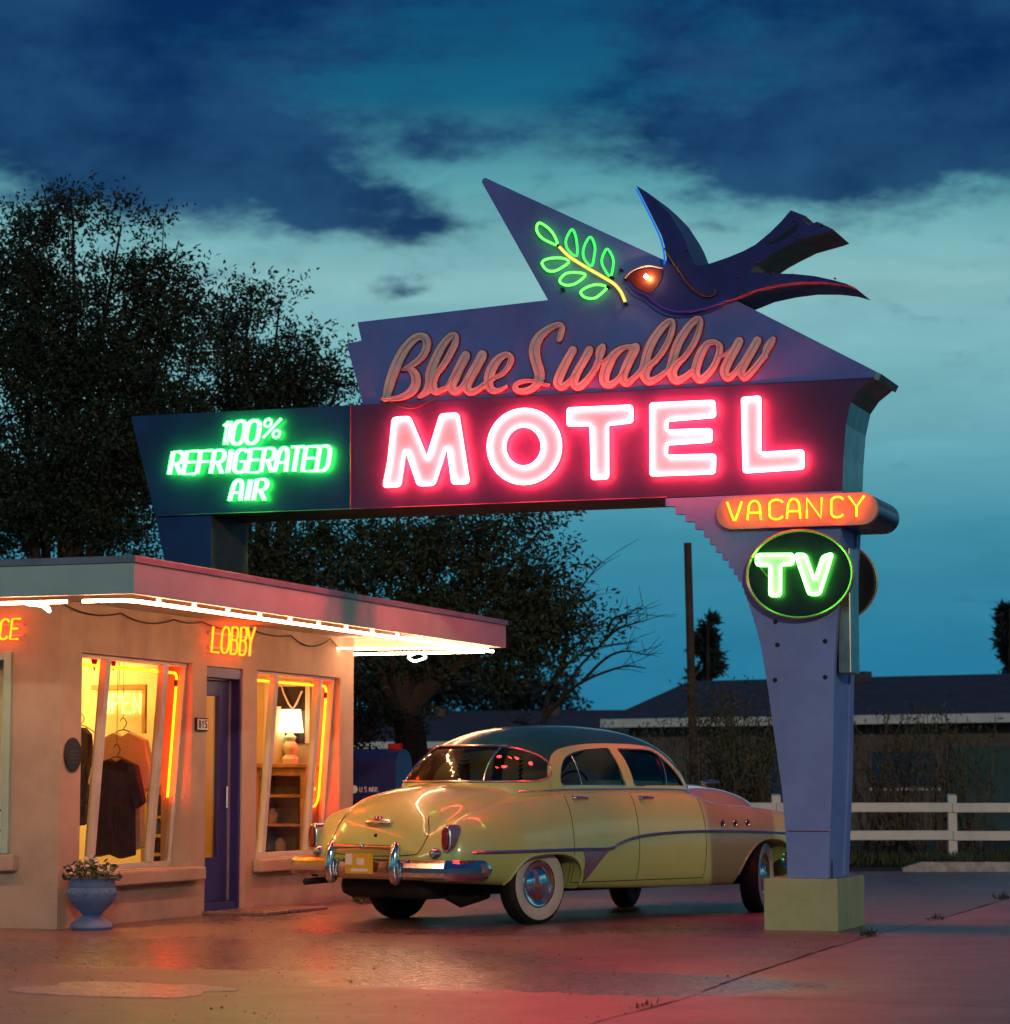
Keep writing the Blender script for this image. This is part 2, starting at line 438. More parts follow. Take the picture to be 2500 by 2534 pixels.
# the joint itself: a dirt filled gap along the edge of the apron
jg = MB(); ys = np.linspace(-9, 14, 160); rng = random.Random(5); L = []; Rr = []
for y in ys:
    c = jX(y) + .010 + rng.uniform(-.008, .008); wd = .006 + rng.random() * .010
    L.append((c - wd, y, .0035)); Rr.append((c + wd, y, .0035))
for i in range(len(ys) - 1): jg.add([L[i], Rr[i], Rr[i + 1], L[i + 1]], [(0, 1, 2, 3)])
jg.build('joint', M['soil'], pv)

# hairline cracks, tar repairs and grit on the tarmac
M['tar'] = mat('black tar repair', (.018, .016, .016), .35, var=.3)
gd = bpy.data.objects['ground']; rng = random.Random(17)
for (u0, v0), (u1, v1), amp in [((1180, 2392), (1990, 2358), 9), ((640, 2300), (1180, 2392), 8), ((1250, 2330), (1800, 2318), 5), ((20, 2350), (640, 2372), 4), ((1000, 2534), (1180, 2392), 14), ((60, 2520), (520, 2500), 6)]:
    ck = MB(); L_ = []
    for k in range(31):
        t = k / 30; q = onZ(u0 + (u1 - u0) * t + rng.uniform(-amp, amp), v0 + (v1 - v0) * t + rng.uniform(-1.5, 1.5)); w0 = rng.uniform(.002, .009)
        L_.append(((q.x, q.y - w0, .003), (q.x, q.y + w0, .003)))
    for k in range(30): ck.add([L_[k][0], L_[k + 1][0], L_[k + 1][1], L_[k][1]], [(0, 1, 2, 3)])
    ck.build('crack', M['tar'], gd)
gr_ = MB(); M['bark0'] = mat('brown grit', (.07, .05, .04), .9, var=.4, vscale=30)
for k in range(520):
    q = onZ(rng.uniform(0, 2500), rng.uniform(2270, 2530)); r_ = rng.uniform(.003, .007) if k % 12 else rng.uniform(.007, .013)
    a = rng.uniform(0, 6.28); c_, s_ = math.cos(a) * r_, math.sin(a) * r_
    gr_.add([(q.x + c_, q.y + s_, .001), (q.x - s_, q.y + c_ * .7, .001), (q.x - c_ * .8, q.y - s_, .001), (q.x + s_, q.y - c_, .001), (q.x, q.y, .002 + r_ * .8)], [(0, 1, 4), (1, 2, 4), (2, 3, 4), (3, 0, 4)])
tag(gr_.build('grit', M['bark0']), 'loose grit and leaf crumbs scattered over the forecourt', 'grit', kind='stuff')

# rain puddle
pd = onZ(300, 2452); rng = random.Random(3); pts = []
for px_, py_ in [(18, 2452), (60, 2444), (140, 2440), (150, 2434), (240, 2431), (340, 2434), (420, 2438), (500, 2440), (590, 2452), (505, 2456), (500, 2463), (440, 2470), (340, 2470), (240, 2468), (140, 2464), (70, 2460)]:
    q = onZ(px_, py_); pts.append((q.x, q.y))
pts = [tuple(q) for q in spline(pts, 5, True)]
tag(MB().prism(pts, .001, .005, 'Z').build('puddle', M['water']), kind='structure')

# ---------------------------------------------------------------- motel lobby building
LW, ZB, ZT, ZW, OX, OY, LE = 6.09, 2.554, 2.835, 2.66, 1.586, -1.778, 6.318
bld = tag(empty('motel_building', (-2, 3, 0)), 'low tan stucco motel lobby with wide flat neon-lit canopy', 'building')


def wall_openings(axis, c0, c1, a0, a1, z0, z1, ops):
    """wall sheet from c0 (outer) to c1 (inner) with rectangular openings (a0,a1,z0,z1)"""
    mb = MB(); A = sorted({a0, a1, *[o[0] for o in ops], *[o[1] for o in ops]}); Z = sorted({z0, z1, *[o[2] for o in ops], *[o[3] for o in ops]})
    P = (lambda c, a, z: (c, a, z)) if axis == 'X' else (lambda c, a, z: (a, c, z))
    hole = lambda a, z: any(o[0] < a < o[1] and o[2] < z < o[3] for o in ops)
    for i in range(len(A) - 1):
        for j in range(len(Z) - 1):
            if hole((A[i] + A[i + 1]) / 2, (Z[j] + Z[j + 1]) / 2): continue
            for c in (c0, c1):
                q = [P(c, A[i], Z[j]), P(c, A[i + 1], Z[j]), P(c, A[i + 1], Z[j + 1]), P(c, A[i], Z[j + 1])]
                mb.add(q, [(0, 1, 2, 3)])
    for (p, q, r, s) in [*ops, (a0, a1, z0, z1)]:
        for e in [((p, r), (q, r)), ((q, r), (q, s)), ((q, s), (p, s)), ((p, s), (p, r))]:
            (u0, v0), (u1, v1) = e
            mb.add([P(c0, u0, v0), P(c0, u1, v1), P(c1, u1, v1), P(c1, u0, v0)], [(0, 1, 2, 3)])
    return mb


W1 = (.35, 2.39, .44, 2.25); DO = (2.68, 3.44, -.01, 2.24); W2 = (3.76, 5.74, .47, 2.25)
wall_openings('X', 0, -.30, 0, LW, -.02, ZW, [W1, DO, W2]).build('lobby_wall', M['stucco'], bld)
OW = (-2.3, -.45, .60, 2.25)
wall_openings('Y', 0.001, .28, -6.5, -.302, -.02, ZW, [OW]).build('office_wall', M['stucco'], bld)
MB().box((-.302, .001, -.02), (-.001, .30, ZW - .003)).build('corner_pier', M['stucco'], bld)
MB().box((-6.5, LW - .2, -.02), (-.305, LW - .004, ZW)).build('end_wall', M['stucco'], bld)
MB().box((-6.48, .3, -.02), (-6.3, LW - .2, ZW)).build('back_wall', M['inwall'], bld)
# canopy
cp = MB().box((-6.5, OY + .04, ZT - .10), (OX - .04, LE - .04, ZT - .012)).build('canopy', M['roofing'], bld)
MB().box((-6.5, OY + .04, ZW), (OX - .04, LE - .04, ZW + .015)).build('soffit', M['soffit'], cp)
FB = MB
FB().box((OX - .04, OY, ZB), (OX, LE, ZT - .05)).build('fascia_board', M['fascia'], cp, bevel=.004)
FB().box((-6.5, OY, ZB), (OX - .041, OY + .04, ZT - .05)).build('fascia_board', M['fascia'], cp, bevel=.004)
FB().box((-6.5, LE - .04, ZB), (OX - .041, LE, ZT - .05)).build('fascia_board', M['fascia'], cp, bevel=.004)
FB().box((OX - .06, OY - .018, ZT - .052), (OX + .018, LE + .018, ZT)).build('coping', M['coping'], cp, bevel=.004)
FB().box((-6.5, OY - .018, ZT - .052), (OX - .061, OY + .06, ZT)).build('coping', M['coping'], cp, bevel=.004)
FB().box((-6.5, LE - .06, ZT - .052), (OX - .061, LE + .018, ZT)).build('coping', M['coping'], cp, bevel=.004)
# cove tubing under the canopy edge
zc = 2.515; TX, TY0, TY1 = OX - .10, OY + .10, LE - .12
ct = MB(); x_gap = onY(205, 1480, TY0).x
pth = [(x_gap, TY0, zc)] + [tuple(q) for q in spline([(TX - .20, TY0, zc), (TX - .05, TY0 + .03, zc), (TX, TY0 + .2, zc)], 4)] + [(TX, y, zc) for y in np.linspace(.2, TY1, 12)]
ct.tube(pth, .014, n=6).build('neon_tube', M['n_cove'], cp)
MB().tube([(-6.4, TY0, zc), (onY(165, 1480, TY0).x, TY0, zc)], .014).build('neon_tube', M['n_cove'], cp)
MB().tube([(TX - .12, TY1 + .06, zc), (-.6, TY1 + .06, zc)], .014).build('neon_tube', M['n_cove'], cp)
MB().tube([(TX - .30, TY1 - .02, zc + .03), (-.05, TY1 - .55, zc + .03)], .010).build('neon_tube', M['n_cove'], cp)
for k in range(13):
    y = TY0 + .5 + k * .6
    MB().box((TX - .02, y - .008, zc + .012), (TX + .02, y + .008, ZW - .001)).build('tube_clip', M['white'], cp)
q = onY(1030, 1625, 5.85)
MB().tube(rounded([(q.x - .10, q.y, q.z), (q.x, q.y - .06, q.z - .055), (q.x + .12, q.y, q.z - .01), (q.x + .02, q.y + .06, q.z + .05)], .04), .012, True).build('corner_tube', M['n_white'], cp)
q = onY(115, 1500, TY0 + .02)
MB().tube(rounded([(q.x - .18, q.y, q.z + .02), (q.x - .02, q.y, q.z + .035), (q.x + .035, q.y - .02, q.z - .03), (q.x + .01, q.y + .03, q.z - .04), (q.x - .06, q.y + .04, q.z + .01)], .03), .013, True).build('corner_tube', M['n_white'], cp)
# cable looped along the wall top
cpts = []
for (u0, v0), sag in zip([(160, 1496), (300, 1517), (430, 1533), (500, 1531), (620, 1556), (720, 1573), (818, 1577), (874, 1600)], [.05, .06, .02, .04, .03, .09, .06, 0]):
    p = onX(u0, v0, .03); p.z = min(p.z, ZW - .03); cpts.append((p, sag))
cb = MB(); line = []
for (p, sg), (q, _) in zip(cpts[:-1], cpts[1:]):
    for k in range(8):
        t = k / 8; r = p.lerp(q, t); r.z -= sg * 4 * t * (1 - t); line.append(r)
cb.tube(line, .007, n=5).build('cable', M['wire'], bld)


def window_lobby(W, mull, sill_z, nm):
    w = MB()
    y0, y1, z0, z1 = W
    xt, xb = -.085, -.215
    X = lambda z: xt + (xb - xt) * (z1 - z) / (z1 - z0)
    pane = w.add([(X(z0) + 0, y0 + .02, z0 + .02), (X(z0), y1 - .02, z0 + .02), (X(z1), y1 - .02, z1 - .02), (X(z1), y0 + .02, z1 - .02)], [(0, 1, 2, 3)]).build('window', M['winglass'], bld)
    fr = MB()
    for a, b_ in ((y0 + .001, y0 + .035), (y1 - .035, y1 - .001)):
        fr.hexa([(X(z0) - .03, a, z0 + .003), (X(z0) + .03, a, z0 + .003), (X(z0) + .03, b_, z0 + .003), (X(z0) - .03, b_, z0 + .003),
                 (X(z1) - .03, a, z1 - .003), (X(z1) + .03, a, z1 - .003), (X(z1) + .03, b_, z1 - .003), (X(z1) - .03, b_, z1 - .003)])
    fr.box((X(z0) - .035, y0 + .036, z0 + .002), (X(z0) + .035, y1 - .036, z0 + .045))
    fr.box((X(z1) - .035, y0 + .036, z1 - .035), (X(z1) + .035, y1 - .036, z1 - .002))
    fr.build('window_frame', M['frame'], pane, bevel=.003)
    for ym in mull:
        MB().hexa([(X(z0) - .02, ym - .042, z0 + .046), (X(z0) + .045, ym - .042, z0 + .046), (X(z0) + .045, ym + .042, z0 + .046), (X(z0) - .02, ym + .042, z0 + .046),
                   (X(z1) - .02, ym - .042, z1 - .036), (X(z1) + .045, ym - .042, z1 - .036), (X(z1) + .045, ym + .042, z1 - .036), (X(z1) - .02, ym + .042, z1 - .036)]).build('mullion', M['frame'], pane, bevel=.006)
    MB().box((.002, y0 - .09, z0 - .125), (.105, y1 + .12, z0 - .004)).build('window_sill', M['stucco'], pane, bevel=.02, seg=3)
    MB().box((-.298, y0 + .001, z0 - .05), (.001, y1 - .001, z0 + .0015)).build('sill_bed', M['stucco'], pane)
    return pane


w1 = window_lobby(W1, (onX(255, 1624, -.10).y, onX(399, 1637, -.10).y), .44, 1)
w2 = window_lobby(W2, (onX(673, 1669, -.10).y, onX(782, 1675, -.10).y), .47, 2)
# gold tubing that frames each lobby window from inside
def window_tube(W, u_left, pane, hook):
    y0, y1, z0, z1 = W; X = lambda z: -.085 - .13 * (z1 - z) / (z1 - z0) - .026
    yr = y1 - .075; pts = [(X(2.16), y0 + .04, 2.16)] + [tuple(q) for q in rounded([(X(2.16), yr - .8, 2.16), (X(2.16), yr, 2.16), (X(1.5), yr, 1.5)], .07)][5:10]
    if hook: pts += [tuple(q) for q in spline([(X(1.2), yr, 1.2), (X(1.05), yr, 1.05), (X(.97), yr - .05, .97), (X(.95), yr - .13, .95), (X(1.0), yr - .20, 1.0), (X(1.09), yr - .17, 1.09), (X(1.13), yr - .10, 1.13)], 5)]
    else: pts += [(X(1.05), yr, 1.05)]
    MB().tube(pts, .013).build('neon_tube', M['n_gold'], pane)
    MB().tube([(X(2.10) + .004, yr - .02, 2.10), (X(2.04) + .004, yr - .02, 2.04)], .017).build('electrode', M['rubber'], pane)


window_tube(W1, 205, w1, False); window_tube(W2, 638, w2, True)
# door set deep in its opening
dx = -.115; ye = onX(566, 1900, dx).y; yg = onX(541, 1900, dx).y
dr = MB().box((dx - .045, 2.70, .10), (dx, 2.76, 2.13)).box((dx - .045, yg, .10), (dx, ye - .012, 2.13)).box((dx - .045, 2.76, .10), (dx, yg, .50)).box((dx - .045, 2.76, 1.98), (dx, yg, 2.13)).build('door', M['doorblue'], bld, bevel=.004)
MB().add([(dx - .02, 2.76, .56), (dx - .02, yg, .56), (dx - .02, yg, 1.98), (dx - .02, 2.76, 1.98)], [(0, 1, 2, 3)]).build('door_glass', M['winglass'], dr)
MB().box((dx - .04, ye - .012, .10), (dx + .012, ye + .012, 2.13)).build('edge_strip', M['alu'], dr)
MB().box((dx - .06, ye + .0125, -.01), (-.012, 3.437, 2.14)).build('door_jamb', M['doorblue'], dr, bevel=.004)
MB().box((dx - .06, 2.683, 2.14), (-.012, 3.437, 2.237)).build('door_head', M['doorblue'], dr, bevel=.004)
MB().box((dx - .06, 2.683, -.01), (-.03, ye + .011, .095)).build('threshold', M['doorblue'], dr, bevel=.004)
MB().tube([(dx + .03, ye - .09, .95), (dx + .03, ye - .09, 1.15)], .012).build('handle', M['alu'], dr)
MB().prism([(.004, 2.62), (.62, 2.66), (.66, 3.95), (.004, 4.0)], .001, .03, 'Z').build('door_step', M['concrete'], bld, bevel=.006)
# office window at the left edge
y = .07
pn = MB().add([(OW[0], y, OW[2]), (OW[1], y, OW[2]), (OW[1], y, OW[3]), (OW[0], y, OW[3])], [(0, 1, 2, 3)]).build('window', M['winglass'], bld)
f = MB(); t = .07
f.box((OW[0] + .002, -.03, OW[2] + .002), (OW[0] + t, .1, OW[3] - .002)).box((OW[1] - t, -.03, OW[2] + .002), (OW[1] - .002, .1, OW[3] - .002))
f.box((OW[0] + t, -.028, OW[2] + .003), (OW[1] - t, .1, OW[2] + t)).box((OW[0] + t, -.028, OW[3] - t), (OW[1] - t, .1, OW[3] - .003))
f.build('window_frame', M['teal'], pn, bevel=.004)
MB().box((OW[0] - .1, -.10, OW[2] - .14), (OW[1] + .09, .0, OW[2] - .003)).build('window_sill', M['stucco'], pn, bevel=.02, seg=3)

# interior
rm = MB()
rm.box((-4.3, .32, 0.0), (-.31, LW - .21, .03)).build('floor', M['infloor'], bld)
MB().box((-4.36, .31, .03), (-4.3, LW - .2, ZW)).build('inner_wall', M['inwall'], bld)
MB().box((-4.3, .30, .03), (-.31, .315, ZW - .02)).build('inner_wall', M['inwall'], bld)
MB().box((-4.3, LW - .22, .03), (-.31, LW - .202, ZW - .02)).build('inner_wall', M['inwall'], bld)
MB().box((-4.29, 3.95, .031), (-1.15, 4.01, ZW - .02)).build('inner_wall', M['inwall'], bld)
cl = MB().box((-2.6, 2.2, 2.58), (-1.4, 3.6, 2.64)).build('light_panel', M['inlight'], bld)


M['added_inlight'] = emit('added warm glow', (34, 14, 2.6))
MB().box((-1.2, 4.5, 2.60), (-.7, 4.9, 2.64)).build('light_panel', M['added_inlight'], bld)  # added glowing panel that brightens the interior behind window two


# ---------------------------------------------------------------- stroke lettering
def arc(cx, cy, rx, ry, a0, a1, n=8):
    return [(cx + rx * math.cos(R(a0 + (a1 - a0) * k / n)), cy + ry * math.sin(R(a0 + (a1 - a0) * k / n))) for k in range(n + 1)]


FONT = {
    'A': [[(0, 0), (.08, .62)] + arc(.5, .62, .42, .38, 180, 0, 8) + [(.92, .62), (1, 0)], [(.06, .38), (.94, .38)]],
    'B': [[(0, 0), (0, 1), (.5, 1)] + arc(.6, .76, .36, .24, 90, -90, 6) + [(.1, .52), (.55, .52)] + arc(.6, .26, .4, .26, 90, -90, 6) + [(0, 0)]],
    'C': [arc(.5, .78, .5, .22, 20, 180, 6) + arc(.5, .22, .5, .22, 180, 340, 6)],
    'D': [[(0, 0), (0, 1), (.45, 1)] + arc(.5, .7, .5, .3, 90, 0, 5) + arc(.5, .3, .5, .3, 0, -90, 5) + [(0, 0)]],
    'E': [[(1, 1), (0, 1), (0, 0), (1, 0)], [(0, .52), (.8, .52)]],
    'F': [[(1, 1), (0, 1), (0, 0)], [(0, .52), (.8, .52)]],
    'G': [arc(.5, .78, .5, .22, 20, 180, 6) + arc(.5, .22, .5, .22, 180, 360, 6) + [(1, .48), (.55, .48)]],
    'I': [[(.5, 0), (.5, 1)]],
    'L': [[(0, 1), (0, 0), (1, 0)]],
    'N': [[(0, 0), (0, 1), (.95, 0), (1, 1)]],
    'O': [arc(.5, .72, .5, .28, 0, 180, 8) + arc(.5, .28, .5, .28, 180, 360, 8) + [(1, .72)]],
    'P': [[(0, 0), (0, 1), (.5, 1)] + arc(.55, .74, .45, .26, 90, -90, 6) + [(0, .48)]],
    'R': [[(0, 0), (0, 1), (.5, 1)] + arc(.55, .74, .42, .26, 90, -90, 6) + [(.1, .48)], [(.45, .48), (1, 0)]],
    'T': [[(0, 1), (1, 1)], [(.5, 1), (.5, 0)]],
    'V': [[(0, 1), (.45, 0), (.55, 0), (1, 1)]],
    'Y': [[(0, 1), (.5, .48), (1, 1)], [(.5, .48), (.5, 0)]],
    'Z': [], 'U': [[(0, 1), (0, .3)] + arc(.5, .3, .5, .3, 180, 360, 8) + [(1, 1)]],
    'S': [arc(.5, .76, .48, .24, 30, 270, 8) + arc(.5, .26, .5, .26, 90, -150, 8)],
    'M': [[(0, 0), (.1, 1), (.5, .35), (.9, 1), (1, 0)]],
    '.': [[(.4, 0), (.6, 0)]],
    '0': [arc(.5, .72, .5, .28, 0, 180, 8) + arc(.5, .28, .5, .28, 180, 360, 8) + [(1, .72)]],
    '1': [[(.1, .8), (.5, 1), (.5, 0)]],
    '5': [[(1, 1), (.1, 1), (.05, .55)] + arc(.45, .3, .5, .3, 100, -150, 8)],
    '8': [arc(.5, .75, .42, .25, -90, 270, 10) + arc(.5, .26, .5, .26, 90, -270, 10)],
    '%': [arc(.2, .78, .2, .2, 0, 360, 8), arc(.8, .22, .2, .2, 0, 360, 8), [(.1, 0), (.9, 1)]],
}


def letter_tubes(ch, f, r, dbl=0.0, n=6):
    """f maps unit box coordinates to a point in space; dbl draws the stroke twice, side by side"""
    mb = MB()
    for st in FONT[ch]:
        for off in ((-dbl, dbl) if dbl else (0,)):
            pts = [f(x + off, y_) for x, y_ in st]
            mb.tube(pts, r, n=n)
    return mb


# LOBBY over the door, OFFICE over the left window
ls = empty('lobby_sign', (.05, 3.2, 2.35)); tag(ls, 'gold neon LOBBY lettering above the blue door', 'neon sign')
bk = MB()
lob = [('L', 526, 544), ('O', 549, 567), ('B', 573, 589), ('B', 595, 610), ('Y', 611, 629)]
for ch, ua, ub in lob:
    def fm(x, y_, ua=ua, ub=ub):
        u = ua + (ub - ua) * x + 5 * (y_ - .5); vt = 1551 + (u - 522) * .02; vb = 1613 + (u - 522) * .10
        return onX(u, vb + (vt - vb) * y_, .09)
    l = letter_tubes(ch, fm, .0105).build('letter', M['n_lobby'], ls)
pa, pb = onX(512, 1546, .03), onX(641, 1624, .03)
for z_ in (2.40, 2.53): MB().box((.002, pa.y + .06, z_), (.03, pb.y - .12, z_ + .02)).build('mounting_rail', M['frame'], ls)
of = empty('office_sign', (-.9, -.05, 2.4)); tag(of, 'gold neon OFFICE lettering cut by the left picture edge', 'neon sign')
for ch, xa in zip('OFFICE', (-.905, -.80, -.70, -.60, -.53, -.43)):
    wd = .075 if ch != 'I' else .03
    letter_tubes(ch, lambda x, y_, xa=xa, wd=wd: (xa + wd * x + .02 * y_, -.09, 2.345 + .165 * y_), .010).build('letter', M['n_lobby'], of)
for z_ in (2.37, 2.46): MB().box((-.93, -.028, z_), (-.34, -.003, z_ + .015)).build('mounting_rail', M['frame'], of)

# plaques
c = onX(177, 1867, 0); op = MB()
op.prism([(c.y + .135 * math.cos(a), 1.405 + .14 * math.sin(a)) for a in np.linspace(0, 2 * math.pi, 28, endpoint=False)], .002, .022, 'X')
op = tag(op.build('oval_plaque', M['bronze'], bevel=.005), 'dark oval plaque on wall beside the big lobby window', 'plaque')
rl = MB()
for k, (w_, z_) in enumerate([(.05, .075), (.15, .03), (.17, .0), (.15, -.03), (.11, -.06)]): rl.box((.0225, c.y - w_ / 2, 1.405 + z_ - .006), (.026, c.y + w_ / 2, 1.405 + z_ + .006))
rl.build('raised_lettering', mat('worn bronze relief', (.09, .075, .06), .4, metal=.5), op)
c = onX(496, 1794, 0); hn = MB().box((.002, c.y - .12, 1.645), (.022, c.y + .12, 1.765)).build('house_number_plate', M['bronze'], bevel=.004)
tag(hn, 'small framed number plate beside the blue door', 'sign')
MB().box((.0225, c.y - .105, 1.658), (.026, c.y + .105, 1.752)).build('face', M['white'], hn)
for ch, y0 in zip('815', (-.085, -.025, .035)):
    letter_tubes(ch, lambda x, y_, y0=y0: (.028, c.y + y0 + .04 * x, 1.672 + .066 * y_), .005, n=5).build('digit', M['ink'], hn)

# things seen inside through the glass (the view runs mostly along Y)
def shirt(nm, label, m, Y, u0, u1, v0, v1, th):
    a, b_ = onY(u0, v0, Y), onY(u1, v1, Y); x0, x1, zt, zb_ = a.x, b_.x, a.z, b_.z; xm = (x0 + x1) / 2
    w, h = x1 - x0, zt - zb_
    P = [(.38, 1), (.5, .965), (.62, 1), (.86, .93), (1.0, .56), (.86, .49), (.80, .60), (.83, .02), (.6, -.015), (.42, .03), (.19, .0), (.20, .60), (.14, .50), (0, .56), (.14, .93)]
    n_ = len(P); poly = [(x0 + w * p, zb_ + h * q) for p, q in P]
    # soft body: the outline is filled with a grid of folds that bulge to both sides
    o = MB().prism(poly, Y - th, Y + th, 'Y').build(nm, m, bevel=th * .85, seg=4); tag(o, label, 'shirt')
    fo = MB()
    for k in range(7):
        xa = x0 + w * (.27 + .075 * k); za = zb_ + h * (.70 + .05 * (k % 2)); fo.tube([(xa, Y - th * .75, za), (xa + .01 * (k % 3 - 1), Y - th * .95, (za + zb_) / 2), (xa + .015 * (k % 2), Y - th * .8, zb_ + .05)], [.005, .022, .012], n=8)
    fo.build('fold', m, o, smooth=True)
    hk = MB().tube([tuple(q) for q in spline([(xm - .17, Y, zt - .06), (xm, Y, zt + .02), (xm + .17, Y, zt - .06)], 5)], .006, n=5)
    hk.tube([tuple(q) for q in spline([(xm, Y, zt + .02), (xm + .035, Y, zt + .08), (xm, Y, zt + .13), (xm - .03, Y, zt + .10)], 5)], .005, n=5)
    hk.tube([(xm, Y, zt + .13), (xm, Y, ZW)], .003, n=4)
    hk.build('hanger', M['wire'], o)
    return o


shirt('shirt', 'dark short-sleeved shirt hanging in the first lobby window', M['darkcloth'], 2.25, 218, 356, 1878, 2122, .05)
shirt('shirt', 'pale shirt hanging behind the dark one in lobby window', M['whitecloth'], 2.50, 224, 382, 1812, 2104, .05)
shirt('shirt', 'small dark shirt far left inside the first lobby window', M['darkcloth'], 2.95, 168, 228, 1800, 2040, .05)
os_ = empty('open_sign', (-1.2, 3.4, 1.5)); tag(os_, 'yellow OPEN neon lettering deep in the first lobby window', 'neon sign')
M['n_open'] = emit('yellow open neon', (5, 3.4, .6))
for ch, ua in zip('OPEN', (252, 278, 304, 330)):
    letter_tubes(ch, lambda x, y_, ua=ua: onY(ua + 18 * x, 1764 - 46 * y_, 3.4), .012).build('letter', M['n_open'], os_)
a, b_ = onY(236, 1708, 3.46), onY(352, 1815, 3.46)
MB().box((a.x, 3.45, b_.z), (b_.x, 3.47, a.z)).build('backboard', M['inwall'], os_, bevel=.004)
MB().box((a.x - .04, 3.44, a.z + .001), (b_.x + .04, 3.48, a.z + .05)).box((b_.x + .001, 3.44, b_.z), (b_.x + .04, 3.48, a.z)).build('board_frame', M['wood'], os_, bevel=.004)
MB().tube([((a.x + b_.x) / 2, 3.46, a.z + .05), ((a.x + b_.x) / 2, 3.46, ZW)], .004, n=5).build('hanging_wire', M['wire'], os_)
for k, u in enumerate((234, 281)):
    p = onY(u, 1636, 2.0); o = MB().prism([(p.x - .035, p.z + .02), (p.x + .035, p.z + .02), (p.x, p.z - .09)], 1.996, 2.004, 'Y').build('pennant', M['redcloth'])
    tag(o, ['small red pennant left of the first window post', 'small red pennant right of the first window post'][k], 'pennant', 'pennants hung in the lobby window')


def shelf_unit(nm, label, Y, u0, u1, v0, nsh, depth, m):
    """cabinet whose open front looks towards -Y"""
    a, b_ = onY(u0, v0, Y), onY(u1, v0, Y); x0, x1, zt = a.x, b_.x, a.z
    root = empty(nm, ((x0 + x1) / 2, Y + depth / 2, .03)); tag(root, label, 'shelf')
    for x in (x0, x1 - .06): MB().box((x, Y, .031), (x + .06, Y + depth, zt - .045)).build('side_panel', m, root, bevel=.004)
    MB().box((x0 + .0605, Y + depth - .02, .031), (x1 - .0605, Y + depth, zt - .045)).build('back_panel', m, root)
    MB().box((x0 - .04, Y - .03, zt - .044), (x1 + .04, Y + depth, zt)).build('top_board', m, root, bevel=.008)
    MB().box((x0 + .0605, Y + .003, zt - .12), (x1 - .0605, Y + .02, zt - .046)).build('apron', m, root)
    zs = [.16 + (zt - .50) * k / max(1, nsh - 1) for k in range(nsh)]
    for z in zs: MB().box((x0 + .0605, Y + .012, z), (x1 - .0605, Y + depth - .0205, z + .03)).build('shelf_board', m, root, bevel=.003)
    return x0, x1, zt, zs


M['paint_yellow'] = mat('yellow painted wood', (.62, .42, .08), .5, var=.15)
x0, x1, zt, zs = shelf_unit('bookshelf', 'yellow shelf behind the right pane of first lobby window', 3.02, 350, 415, 1935, 5, .3, M['paint_yellow'])
rng = random.Random(4)
for k, lb in enumerate(['red souvenir box on the second yellow shelf board', 'black souvenir box on the third yellow shelf board', 'blue souvenir box on the topmost yellow shelf board']):
    z = zs[k + 1] + .031; w0 = rng.uniform(.08, .12); h0 = rng.uniform(.1, .15); xx = x1 - .2
    o = MB().box((xx, 3.10, z), (xx + w0, 3.24, z + h0)).build('souvenir_box', M[['redcloth', 'darkcloth', 'urn'][k]], bevel=.006)
    tag(o, lb, 'box', 'boxes on the yellow shelf')
x0, x1, zt, zs = shelf_unit('cabinet', 'pine display cabinet carrying the lit lamp in second window', 5.40, 628, 757, 1890, 4, .40, M['wood'])
for k, (u, zi, r_, mm, lb) in enumerate([(672, 2, .06, 'whitecloth', 'cream jar on the upper shelf of the pine cabinet'), (665, 1, .10, 'urn', 'blue bowl on the middle cabinet shelf'), (692, 1, .06, 'whitecloth', 'pale jar beside the blue bowl on cabinet shelf'), (675, 0, .12, 'plateY', 'yellow bowl on the lowest cabinet shelf')]):
    if mm == 'plateY': M['plateY'] = mat('yellow glazed bowl', (.6, .42, .10), .3)
    p = onY(u, 2000, 5.55); o = MB().lathe([(r_ * .6, 0), (r_, .03), (r_ * 1.05, .09), (r_ * .5, .13), (r_ * .5, .15)], (p.x, 5.58, zs[zi] + .0305), n=16).build('bowl' if 'bowl' in lb else 'jar', M[mm], smooth=True); tag(o, lb, 'bowl' if 'bowl' in lb else 'jar')
lp = onY(718, 1888, 5.58); LX = lp.x; LY = 5.58
tl = empty('table_lamp', (LX, LY, zt)); tag(tl, 'lit table lamp with white shade standing on the cabinet', 'lamp')
MB().lathe([(.085, 0), (.09, .05), (.055, .09), (.08, .15), (.07, .20), (.045, .225), (.065, .265), (.03, .30), (.02, .36)], (LX, LY, zt + .001), n=18).build('lamp_base', M['ceramic'], tl, smooth=True)
MB().lathe([(.135, .315), (.105, .55)], (LX, LY, zt), n=20).build('lamp_shade', M['shade'], tl, smooth=True)
vz = onY(682, 1888, 5.62)
tag(MB().lathe([(.10, 0), (.11, .2), (.09, .32), (.05, .40), (.05, .56), (.055, .58)], (vz.x, 5.62, zt + .001), n=18).build('tall_vase', M['ceramic'], smooth=True), 'tall cream vase left of the table lamp', 'vase')
